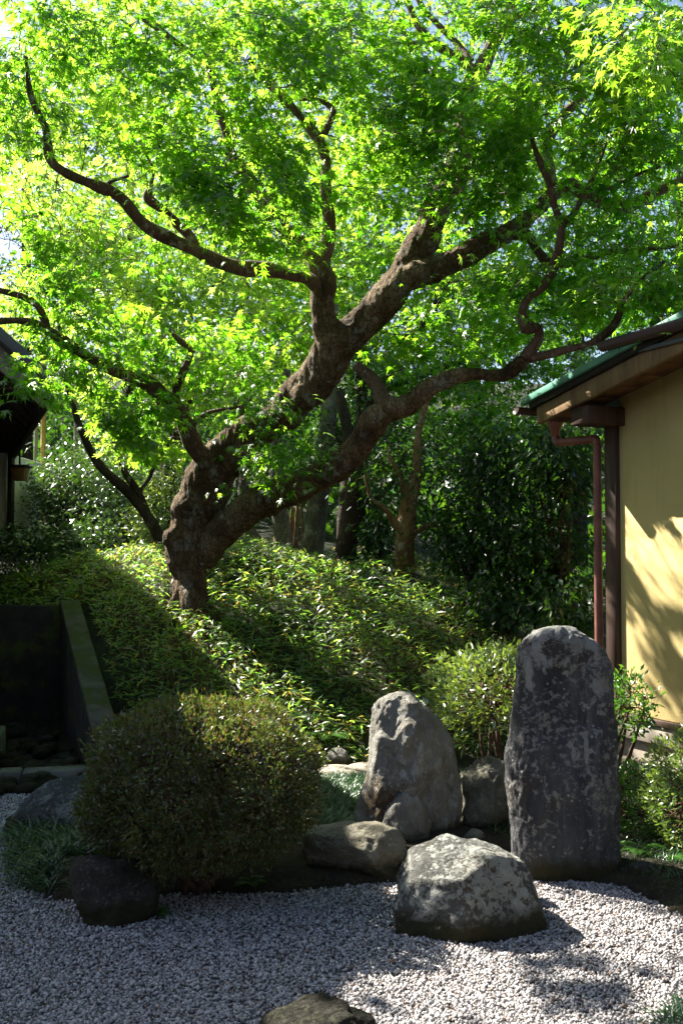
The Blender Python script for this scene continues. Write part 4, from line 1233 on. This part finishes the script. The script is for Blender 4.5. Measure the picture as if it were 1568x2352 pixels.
back_tree('maple_tree', 'mid green maple spreading behind the leaning fork and house roof',
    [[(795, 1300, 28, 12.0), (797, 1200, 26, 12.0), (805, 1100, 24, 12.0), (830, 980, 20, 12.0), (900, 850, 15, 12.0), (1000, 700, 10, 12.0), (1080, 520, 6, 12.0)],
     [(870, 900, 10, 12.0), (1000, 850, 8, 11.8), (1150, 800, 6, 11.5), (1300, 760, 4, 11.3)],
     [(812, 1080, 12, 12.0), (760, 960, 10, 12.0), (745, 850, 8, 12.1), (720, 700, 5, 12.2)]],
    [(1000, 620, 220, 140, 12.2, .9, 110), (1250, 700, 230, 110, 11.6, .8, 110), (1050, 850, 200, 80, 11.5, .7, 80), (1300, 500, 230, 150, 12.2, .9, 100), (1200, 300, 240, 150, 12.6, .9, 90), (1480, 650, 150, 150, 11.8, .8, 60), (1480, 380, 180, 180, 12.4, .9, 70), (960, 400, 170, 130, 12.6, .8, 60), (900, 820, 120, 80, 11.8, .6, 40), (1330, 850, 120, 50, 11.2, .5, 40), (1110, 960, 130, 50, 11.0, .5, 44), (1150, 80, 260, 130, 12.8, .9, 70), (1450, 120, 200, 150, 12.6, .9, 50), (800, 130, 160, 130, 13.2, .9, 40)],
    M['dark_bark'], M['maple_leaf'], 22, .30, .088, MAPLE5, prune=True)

# dark evergreens of the wood behind
def wood_tree(i, px, py0, Y, h_top_py, rx, n, label, mat='evergreen_leaf', bark='dark_bark', size=.10, lean=0):
    cy = (py0 + h_top_py) / 2
    return back_tree('evergreen_tree', label,
        [[(px, py0 + 20, 22, Y), (px + lean * .3, py0 - 120, 19, Y), (px + lean * .6, cy, 14, Y), (px + lean, h_top_py + 60, 6, Y)]],
        [(px + lean, h_top_py + 100, rx * .8, 110, Y, 1.2, n // 3), (px, cy - 60, rx, 220, Y, 1.4, n // 2), (px, cy + 220, rx * .9, 190, Y, 1.2, n // 3)],
        M[bark], M[mat], 24, .42, size, BROAD, 'evergreens of the wood behind', flat=.16, tilt=.9)
wood_tree(0, 60, 1250, 17.5, 200, 210, 170, 'dark evergreen rising behind the grey hall roof', size=.15)
wood_tree(1, 300, 1250, 18.5, 190, 220, 170, 'dark evergreen behind the sunlit maples, nearest the bamboo', size=.15)
wood_tree(2, 560, 1240, 18.0, 220, 210, 160, 'dark evergreen behind the trunk fork of the old maple', size=.15)
wood_tree(3, 830, 1240, 17.0, 240, 210, 160, 'dark evergreen behind the rising limb of the old maple', size=.15)
wood_tree(4, 1090, 1260, 16.0, 260, 220, 170, 'dark evergreen between the old maple and the garden house', size=.14)
wood_tree(5, 1330, 1280, 15.0, 300, 210, 160, 'dark evergreen behind the green edged roof', size=.13)
wood_tree(6, 1560, 1280, 16.0, 200, 210, 160, 'dark evergreen rising above the garden house roof', size=.14)

n = 16000
x = RNG.uniform(-16, 16, n); y = RNG.uniform(15, 40, n)
Pq = np.stack([x, y, hill(x, y) + RNG.uniform(0, .9, n)], 1)
V, T = scatter(BROAD, Pq, RNG.normal(0, 1, (n, 3)) - np.array([0, 0, .3]), RNG.normal(0, .6, (n, 3)) + np.array([0, -.3, .8]), RNG.uniform(.25, .6, n))
tag(link('undergrowth', mesh_np('undergrowth', V, T, M['evergreen_leaf'])), 'dark leafy undergrowth covering the wooded slope far behind', 'undergrowth', kind='stuff')

# bare or sparse trunks on the ridge
def ridge_trunk(label, stems, bark, leaf=None, group='trunks on the ridge'):
    if leaf is None:
        p0 = at(stems[0][0][0], stems[0][0][1], stems[0][0][3])
        e = empty('tree', p0); tag(e, label, 'tree', group)
        for i, L in enumerate(stems):
            p, r = limb_world(L, 5)
            V, T = tube(p, r, 12, .25, i)
            link('trunk' if i == 0 else 'branch', mesh_np('trunk', V, T, bark, True), e)
        return e
    return back_tree('tree', label, stems, leaf, bark, M['evergreen_leaf'], 24, .22, .07, BROAD, group, flat=.12, tilt=.9)
ridge_trunk('bent slender tree trunk seen under the old maple limb', [[(608, 1300, 17, 11.5), (596, 1255, 16, 11.5), (575, 1222, 15, 11.5), (560, 1180, 14, 11.5), (560, 1110, 13, 11.6), (580, 1000, 10, 11.7), (570, 850, 6, 11.8)]], M['grey_bark'],
            [(580, 960, 110, 90, 11.8, .5, 30)])
ridge_trunk('smooth pale grey trunk seen under the old maple limb', [[(655, 1310, 28, 11.6), (650, 1270, 24, 11.6), (645, 1200, 22, 11.6), (632, 1130, 20, 11.6), (640, 1000, 16, 11.7), (660, 850, 9, 11.8)]], M['grey_bark'],
            [(650, 900, 120, 90, 11.9, .5, 36)])
ridge_trunk('thick pale patched trunk between the grey trunk and dark trunk', [[(712, 1310, 34, 11.4), (718, 1260, 29, 11.4), (728, 1180, 27, 11.4), (740, 1080, 25, 11.4), (755, 960, 22, 11.5), (760, 850, 14, 11.6), (770, 700, 8, 11.7)]], M['grey_bark'],
            [(770, 820, 130, 90, 11.8, .5, 36)])
ridge_trunk('tan clump of thin stems between two pale trunks', [[(682, 1300, 6, 11.8), (680, 1230, 5, 11.8), (684, 1150, 4, 11.8), (690, 1050, 3, 11.8)], [(674, 1300, 5, 11.8), (668, 1220, 4, 11.8), (672, 1140, 3, 11.8)], [(690, 1300, 4, 11.85), (695, 1220, 3, 11.85), (692, 1140, 3, 11.85)]], M['tan_bark'])
ridge_trunk('dark mossy trunk with small forks at mid ridge', [[(790, 1320, 30, 10.9), (795, 1260, 27, 10.9), (805, 1180, 24, 10.9), (812, 1100, 20, 10.9), (800, 1000, 16, 11.0), (780, 900, 11, 11.1)], [(815, 1190, 12, 10.9), (850, 1160, 9, 10.9), (900, 1110, 6, 10.9), (930, 1040, 4, 10.9)]], M['dark_bark'],
            [(820, 1000, 110, 80, 11.2, .4, 34)])
ridge_trunk('short tan trunk with broken crown of small branches', [[(928, 1345, 29, 10.4), (928, 1290, 25, 10.4), (932, 1220, 25, 10.4), (938, 1160, 22, 10.4), (955, 1090, 14, 10.4), (960, 1000, 9, 10.5), (980, 920, 6, 10.5)], [(925, 1225, 11, 10.4), (903, 1195, 9, 10.35), (885, 1170, 7, 10.3), (850, 1140, 5, 10.3), (838, 1090, 4, 10.3)], [(945, 1225, 8, 10.35), (985, 1208, 6, 10.3), (1025, 1206, 4, 10.25), (1060, 1190, 3, 10.2)], [(940, 1160, 9, 10.4), (915, 1090, 7, 10.4), (890, 1040, 4, 10.4)]], M['tan_bark'],
            [(950, 1060, 150, 100, 10.6, .45, 60), (1010, 1180, 110, 60, 10.3, .3, 20), (850, 1080, 70, 50, 10.5, .3, 16)])

def shrub(name, label, clumps, leafmat, per, rad, size, tmpl, bark='dark_bark', foot=None, cat='shrub', group=None, tilt=.9, flat=.1, prune=False, nstem=5, droop=.3):
    """bushy plant: several stems from one foot, leaf clumps on them."""
    C = clump_points(clumps)
    c0 = C.mean(0)
    if foot is None:
        foot = np.array([c0[0], c0[1], float(ground_z(c0[0], c0[1])) - .03])
    foot = np.array(foot)
    e = empty(name, tuple(foot)); tag(e, label, cat, group)
    nn = []
    pick = C[RNG.choice(len(C), min(nstem, len(C)), replace=False)]
    H = C[:, 2].max() - foot[2]
    for q in pick:
        f = foot + np.array([RNG.normal() * .04, RNG.normal() * .04, 0])
        mid = f * .45 + q * .55; mid[:2] = f[:2] * .7 + q[:2] * .3
        p = catmull([f, mid, q], 5)
        nn.append(p)
        V, T = tube(p, np.linspace(.012 + .012 * H, .005, len(p)), 7, .15)
        link('stem', mesh_np('stem', V, T, M[bark], True), e)
    nn = np.vstack(nn)
    tw = []; Dr = np.zeros_like(C)
    for i in np.argsort([np.min(np.linalg.norm(nn - q, axis=1)) for q in C]):
        q = C[i]; dv = np.linalg.norm(nn - q, axis=1); j = int(np.argmin(dv)); v = q - nn[j]; Lq = np.linalg.norm(v) + 1e-6
        Dr[i] = v / Lq
        path = np.array([nn[j], nn[j] + v * .5 + np.array([0, 0, .05 * Lq]), q])
        tw.append(tube(path, [.004, .003, .002], 4, cap=False)); nn = np.vstack([nn, path[1:]])
    V, T = join_np(tw)
    o = link('twigs', mesh_np('twigs', V, T, M[bark], True), e); o['kind'] = 'stuff'
    P, D, N, S = spray_leaves(C, Dr, per, rad, size, tilt, droop, flat)
    if prune:
        k = RNG.random(len(P)) > sun_open(P); P, D, N, S = P[k], D[k], N[k], S[k]
    V, T = scatter(tmpl, P, D, N, S)
    o = link('foliage', mesh_np('foliage', V, T, leafmat), e); o['kind'] = 'stuff'
    return e

# glossy hedge on the left and brighter shrubs
HG = 'glossy shrubs behind the bank'
for i, (px, py, rx, ry, Y, n, lab) in enumerate([
    (128, 1140, 72, 80, 13.0, 100, 'glossy dark camellia next to the porch wall'),
    (190, 1110, 110, 90, 12.8, 130, 'glossy sparkling camellia below the bamboo culms'),
    (290, 1170, 100, 90, 12.4, 110, 'glossy camellia left of the bright pale shrub'),
    (70, 1262, 110, 50, 11.7, 90, 'low dark camellia above the ditch return wall'),
    (200, 1245, 110, 55, 11.8, 90, 'low glossy camellia at the middle of the hedge')]):
    shrub('camellia_shrub', lab, [(px, py, rx, ry, Y, .5, n)], M['camellia_leaf'], 26, .20, .075, BROAD, group=HG)
shrub('bright_shrub', 'very bright pale green shrub glowing beside the old maple trunk', [(355, 1200, 48, 75, 11.2, .3, 70), (370, 1120, 45, 40, 11.4, .3, 30)], M['azalea_bright'], 26, .14, .06, BROAD)
DG = 'dark shrubs beside the garden house'
for (px, py, rx, ry, Y, n, lab) in [
    (1290, 1050, 95, 100, 9.6, 120, 'aucuba with large glossy leaves under the green edged eave'),
    (1150, 1080, 110, 110, 10.2, 120, 'dark leafy shrub with drooping leaves left of the aucuba'),
    (1240, 1250, 130, 110, 9.8, 120, 'shadowy shrub behind the downpipe'),
    (1080, 1230, 90, 90, 10.2, 90, 'leafy shrub right of the short tan trunk'),
    (1150, 1370, 100, 60, 9.6, 60, 'low shrub at the dark foot of the bank'),
    (870, 1230, 50, 60, 11.0, 40, 'small leafy shrub left of the short tan trunk'),
    (1310, 1390, 80, 70, 9.0, 50, 'low shrub in deep shade beside the corner post')]:
    shrub('evergreen_shrub', lab, [(px, py, rx, ry, Y, .45, n)], M['evergreen_leaf'], 22, .17, .085, BROAD, group=DG, tilt=.7, droop=.6)

# bamboo culms
for i, (px, r, Y, mat, top, lab) in enumerate([(97, 6, 14.0, 'bamboo', 700, 'yellow bamboo culm standing beside the hall eave'), (80, 4.5, 14.4, 'bamboo_grey', 720, 'thin grey bamboo culm just left of the yellow culm'), (172, 5, 15.0, 'bamboo_grey', 650, 'grey bamboo culm over the camellia hedge'),
        (232, 5, 15.2, 'bamboo_grey', 650, 'grey bamboo culm right of the dark forked stem top'), (372, 6, 14.8, 'bamboo_grey', 620, 'pale bamboo culm behind the old maple bend'), (455, 5, 15.0, 'bamboo_grey', 620, 'pale thin bamboo culm left of the leaning trunk')]):
    g = at(px, 1290, Y); zb = float(hill(g.x, g.y)) - .1; zt = at(px, top, Y).z
    e = empty('bamboo', (g.x, g.y, zb)); tag(e, lab, 'bamboo', 'bamboo culms behind the hedge')
    z = zb; k = 0
    while z < zt:
        L = .34 + .02 * (k % 3)
        rr = r * Y / F
        V, T = tube([(g.x, g.y, z), (g.x, g.y, z + .012), (g.x, g.y, z + L - .014), (g.x, g.y, z + L - .002)], [rr * 1.1, rr * .97, rr * .95, rr * 1.1], 10)
        link('internode', mesh_np('internode', V, T, M[mat], True), e)
        z += L; k += 1

# ------------------------------------------------------------------ bamboo grass on the bank
n = 58000
x = RNG.uniform(-5.5, 3.0, n); y = RNG.uniform(7.05, 11.6, n)
z = hill(x, y)
ok = (z > .03) & ((y > 9.55) | (x > wall_x(y) + .22)) & (x < 2.3)
dens = np.where(y < 10, 1.0, .55) * np.where(x > 1.2, .6, 1)
ok &= RNG.random(n) < dens
ok &= np.hypot(x - base.x, y - base.y) > .22
x, y, z = x[ok], y[ok], z[ok]
hgt = (.04 + .15 * RNG.random(len(x)) ** .6) * (1 + .25 * np.sin(x * 3.1 + y * 2.2)) * np.clip(z / .15, .45, 1)
hgt *= np.where((y < 9.6) & (x < wall_x(y) + .5), .7, 1)
a = RNG.random(len(x)) * 2 * math.pi
D = np.stack([np.cos(a), np.sin(a) , RNG.normal(.12, .4, len(x))], 1)
N = np.stack([RNG.normal(0, .45, len(x)), RNG.normal(-.2, .45, len(x)), np.ones(len(x))], 1)
P = np.stack([x, y, z + hgt], 1)
V, T = scatter(SASA, P, D, N, RNG.uniform(.045, .11, len(x)))
tag(link('bamboo_grass', mesh_np('bamboo_grass', V, T, M['sasa_leaf'])), 'dense low bamboo grass covering the bank under the old maple', 'bamboo grass', kind='stuff')
m = RNG.random(len(x)) < .30
ns = int(m.sum())
STEM = [blade_leaf(.022, .0, b, 1) for b in (.0, .06)]
D = np.stack([RNG.normal(0, .12, ns), RNG.normal(0, .12, ns), np.ones(ns)], 1)
N = np.stack([RNG.normal(0, .5, ns), -np.ones(ns), RNG.normal(0, .1, ns)], 1)
V, T = scatter(STEM, np.stack([x[m], y[m], z[m] - .01], 1), D, N, hgt[m] + .03)
tag(link('bamboo_grass_stems', mesh_np('bamboo_grass_stems', V, T, M['sasa_stem'])), 'thin tan stalks standing among the bamboo grass', 'bamboo grass', kind='stuff')

# ferns and broad plants on the bank foot
def fern(label, c, n, L, mat='fern_leaf', group=None):
    e = empty('fern', tuple(c)); tag(e, label, 'fern', group)
    for k in range(n):
        a = 2 * math.pi * k / n + random.uniform(-.3, .3)
        l = L * random.uniform(.7, 1.1)
        t = np.linspace(0, 1, 14)
        path = np.stack([c[0] + np.cos(a) * l * t, c[1] + np.sin(a) * l * t, c[2] + l * (.75 * t - .65 * t * t)], 1)
        pr = [tube(path, np.linspace(.0025, .0008, 14), 4, cap=False)]
        tang = np.gradient(path, axis=0)
        Pp, Dd, Nn, Ss = [], [], [], []
        for i in range(2, 14):
            w = l * .30 * math.sin(math.pi * min(1, t[i] * .88 + .1))
            side = np.cross(tang[i], [0, 0, 1]); side /= np.linalg.norm(side)
            for sg in (-1, 1):
                Pp.append(path[i]); Dd.append(side * sg + tang[i] / np.linalg.norm(tang[i]) * .5); Nn.append([0, 0, 1]); Ss.append(w + .004)
        V, T = scatter([blade_leaf(.34, .05, .15, 1)], np.array(Pp), np.array(Dd), np.array(Nn, float), np.array(Ss))
        V, T = join_np([pr[0], (V, T)])
        link('frond', mesh_np('frond', V, T, M[mat]), e)
    return e
def gz(px, py, z=0.0):
    p = ground_at(px, py, z); return (p.x, p.y, float(ground_z(p.x, p.y)))
fern('small bright fern at the foot of the dark squat boulder', gz(355, 2100), 6, .11)
fern('tiny fern on the bed edge below the clipped bush', gz(575, 2050), 5, .09)
fern('fern in shade at the foot of the bamboo grass bank', gz(745, 1722, .1), 7, .26)
fern('fern beside the tall slate stone at the gravel edge', gz(1470, 1990), 6, .13)
fern('low fern under the bright shrub at the gravel edge', gz(1545, 2000), 6, .15)

# ------------------------------------------------------------------ clipped azaleas
def azalea(name, label, c, r, nclus, per, size, mat, foot, stems, tmpl=OVAL, zcut=-.55, rough=.06, expo=2.5, twig=260, fill=.25, cat='shrub'):
    c = np.array(c, float); r = np.array(r, float)
    e = empty(name, tuple(foot)); tag(e, label, cat)
    a = RNG.normal(size=(nclus * 2, 3)); a = unit(a)
    a = a[a[:, 2] > zcut][:nclus]
    k = (np.abs(a) ** expo).sum(1) ** (-1 / expo)
    bump = np.array([1 + rough * fbm(Vector(q) * 2.3, 3) for q in a])
    depth = np.where(RNG.random(len(a)) < fill, RNG.uniform(.7, .95, len(a)), RNG.uniform(.95, 1.02, len(a)))
    C = c + a * (k * bump * depth)[:, None] * r
    nr = unit(a / r)
    idx = np.repeat(np.arange(len(C)), per); m = len(idx)
    P = C[idx] + RNG.normal(0, size * .45, (m, 3))
    D = nr[idx] * .75 + RNG.normal(0, .65, (m, 3)) + np.array([0, 0, .25])
    N = nr[idx] + RNG.normal(0, .6, (m, 3))
    V, T = scatter(tmpl, P, D, N, size * RNG.uniform(.6, 1.2, m))
    o = link('foliage', mesh_np('foliage', V, T, mat), e); o['kind'] = 'stuff'
    nn = []
    for i in range(stems):
        q = c + np.array([RNG.uniform(-.75, .75) * r[0], RNG.uniform(-.7, .7) * r[1], RNG.uniform(-.1, .45) * r[2]])
        f = np.array(foot) + np.array([RNG.normal() * .05, RNG.normal() * .05, -.02])
        mid = f * .5 + q * .5 + RNG.normal(0, .04, 3); mid[2] -= .04
        p = catmull([f, mid, q], 6); nn.append(p)
        V, T = tube(p, np.linspace(.017, .006, len(p)), 7, .2)
        link('stem', mesh_np('stem', V, T, M['branch_bark'], True), e)
    nn = np.vstack(nn); tw = []
    for i in RNG.choice(len(C), min(twig, len(C)), replace=False):
        q = C[i]; j = int(np.argmin(np.linalg.norm(nn - q, axis=1) + RNG.random(len(nn)) * .12))
        v = q - nn[j]
        tw.append(tube(np.array([nn[j], nn[j] + v * .5 + RNG.normal(0, .025, 3), q]), [.0045, .003, .0015], 4, cap=False))
    V, T = join_np(tw)
    o = link('twigs', mesh_np('twigs', V, T, M['twig'], True), e); o['kind'] = 'stuff'
    return e
bc = at(462, 1775, 4.68)
azalea('azalea_bush', 'large round clipped azalea dome with bare stems below', (bc.x, 4.68, .515), (.52, .43, .37), 8000, 5, .027, M['azalea_leaf'], (bc.x - .02, 4.68, .05), 12, zcut=-.84, rough=.15, twig=900, fill=.35)
ac = at(1155, 1585, 6.0)
azalea('azalea_bush', 'sunlit pale leaved azalea behind the tall slate stone', (ac.x, 6.0, .74), (.37, .36, .25), 900, 5, .046, M['azalea_bright'], (ac.x + .02, 6.0, .05), 9, zcut=-.55, rough=.3, twig=260, fill=.35)
ac = at(1450, 1620, 6.1)
azalea('azalea_bush', 'small green azalea sprig showing right of the tall slate stone', (ac.x, 6.1, .66), (.13, .16, .17), 150, 5, .044, M['fern_leaf'], (ac.x - .2, 6.1, .05), 4, zcut=-.9, rough=.4, twig=60, fill=.35)
rc = at(1640, 1840, 5.1)
azalea('azalea_bush', 'bright sunlit azalea at the edge beside the yellow wall', (rc.x, 5.15, .36), (.29, .3, .30), 1300, 5, .034, M['azalea_bright'], (rc.x, 5.15, .05), 6, zcut=-.8, rough=.2, twig=150)
lc = at(1490, 1880, 5.6)
azalea('low_shrub', 'low loose green shrub between tall slate stone and apron', (lc.x - .02, 5.65, .2), (.26, .3, .17), 900, 5, .030, M['fern_leaf'], (lc.x, 5.65, .04), 6, zcut=-.8, rough=.3, twig=120)

# ------------------------------------------------------------------ grass
def grass(name, label, poly, dens, Lr, zoff=0.0, lit=False, excl=()):
    xs = [p[0] for p in poly]; ysp = [p[1] for p in poly]
    n = int((max(xs) - min(xs)) * (max(ysp) - min(ysp)) * dens)
    x = RNG.uniform(min(xs), max(xs), n); y = RNG.uniform(min(ysp), max(ysp), n)
    k = in_poly(x, y, poly)
    x, y = x[k], y[k]
    # tufts
    z = np.maximum(ground_z(x, y), 0) + .0
    a = RNG.random(len(x)) * 2 * math.pi
    D = np.stack([np.cos(a), np.sin(a), RNG.uniform(.5, 1.6, len(x))], 1)
    N = np.stack([-np.cos(a), -np.sin(a), np.full(len(x), .7)], 1)
    V, T = scatter(STRAP, np.stack([x, y, z], 1), D, N, RNG.uniform(Lr[0], Lr[1], len(x)))
    return tag(link(name, mesh_np(name, V, T, M['mondo_grass'])), label, 'grass', kind='stuff')
def gpoly(pxs):
    return [tuple(ground_at(a, b)[:2]) for a, b in pxs]
grass('mondo_grass', 'dark mondo grass around the squat boulder under the bush', gpoly([(14, 1925), (60, 1912), (300, 1905), (460, 1910), (480, 1990), (360, 1990), (150, 2000), (130, 2072), (25, 2045)]), 6500, (.07, .13))
grass('mondo_grass', 'sunlit mondo grass between clipped bush and upright stones', gpoly([(560, 1800), (840, 1790), (850, 1905), (800, 1930), (640, 1935), (560, 1930)]), 7000, (.05, .10))
grass('mondo_grass', 'patchy mondo grass in the bed behind the tall slate stone', gpoly([(1050, 1790), (1568, 1800), (1568, 2090), (1430, 2010), (1170, 1960), (1060, 1900)]), 2200, (.05, .09))
grass('mondo_grass', 'grass tuft at the lower corner of the gravel', gpoly([(1500, 2370), (1535, 2335), (1620, 2300), (1680, 2400)]), 9000, (.07, .12))
grass('moss_fringe', 'thin mossy fringe where the planting bed meets gravel', gpoly([(380, 2062), (640, 2066), (900, 2048), (900, 2030), (640, 2040), (400, 2035)]), 3500, (.015, .035))
grass('moss_fringe', 'mossy fringe at the foot of the tall slate stone', gpoly([(1190, 2008), (1330, 2016), (1420, 2032), (1568, 2118), (1568, 2060), (1430, 1995), (1200, 1985)]), 4500, (.012, .035))

# ------------------------------------------------------------------ gravel
n = 222000
x = RNG.uniform(-2.6, 1.9, n); y = 2.9 + 4.3 * RNG.random(n) ** 1.35
px, py = project(np.stack([x, y, 0 * x], 1))
ok = (px > -120) & (px < 1690) & (py < 2450)
ok &= ~(in_poly(x, y, BED) & (poly_dist(x, y, BED) > .04))
kb_line = KP.y + (x - KP.x) * (KD.y / KD.x)
ok &= y < kb_line - .01
x, y = x[ok], y[ok]
n = len(x)
sz = RNG.uniform(.0032, .0078, n) * np.where(RNG.random(n) < .12, 1.35, 1)
OCT = np.array([(1, 0, 0), (-1, 0, 0), (0, 1, 0), (0, -1, 0), (0, 0, 1), (0, 0, -1)], float)
CT = np.array([(0, 2, 4), (2, 1, 4), (1, 3, 4), (3, 0, 4), (2, 0, 5), (1, 2, 5), (3, 1, 5), (0, 3, 5)])
J = OCT[None] * np.array([1.25, 1.1, .95]) * (1 + RNG.uniform(-.35, .25, (n, 6, 3))) + RNG.uniform(-.38, .38, (n, 6, 3))
a = RNG.random((n, 3)) * 2 * math.pi; b = RNG.normal(0, .5, (n, 2))
D = np.stack([np.cos(a[:, 0]), np.sin(a[:, 0]), b[:, 0]], 1); N = np.stack([b[:, 1], b[:, 0], np.ones(n)], 1)
Rm = frames(D, N)
V = np.einsum('nij,nvj->nvi', Rm, J) * sz[:, None, None] + np.stack([x, y, sz * .35 + RNG.uniform(0, .006, n) + .006 * np.sin(y * 3.1 + x) + .004 * np.sin(x * 4 + 1.7)], 1)[:, None, :]
T = CT[None] + (np.arange(n) * 6)[:, None, None]
tag(link('gravel', mesh_np('gravel', V.reshape(-1, 3), T.reshape(-1, 3), M['pebble'])), 'pale crushed gravel covering the court in front of the stones', 'gravel', kind='stuff')

# fallen leaves on the gravel and bed
dl = [mesh_np('fallen_leaf', tv, tt, M['dead_leaf']) for tv, tt in (MAPLE + [blade_leaf(.4, .2, .15, 1)])]
for k, (px, py, lab) in enumerate([(640, 2062, 'dry brown leaf on the gravel below the clipped bush'), (522, 2022, 'curled tan leaf on bare soil under the bush stems'), (905, 2215, 'dry leaf on sunlit gravel in front of the big lichen boulder'),
        (1330, 2290, 'small dry leaf on shaded gravel near the grass tuft'), (760, 2100, 'dry leaf on gravel in front of the low flat stone'), (1500, 2235, 'dry leaf alone on the bright gravel by the frame edge')]):
    g = ground_at(px, py); o = bpy.data.objects.new('fallen_leaf', dl[k % 4]); COL.objects.link(o)
    o.location = (g.x, g.y, float(max(0, ground_z(g.x, g.y))) + .016); s_ = random.uniform(.018, .032); o.scale = (s_,) * 3
    o.rotation_euler = (random.uniform(-.3, .3), random.uniform(-.3, .3), random.uniform(0, 6.28))
    tag(o, lab, 'leaf', 'fallen leaves')
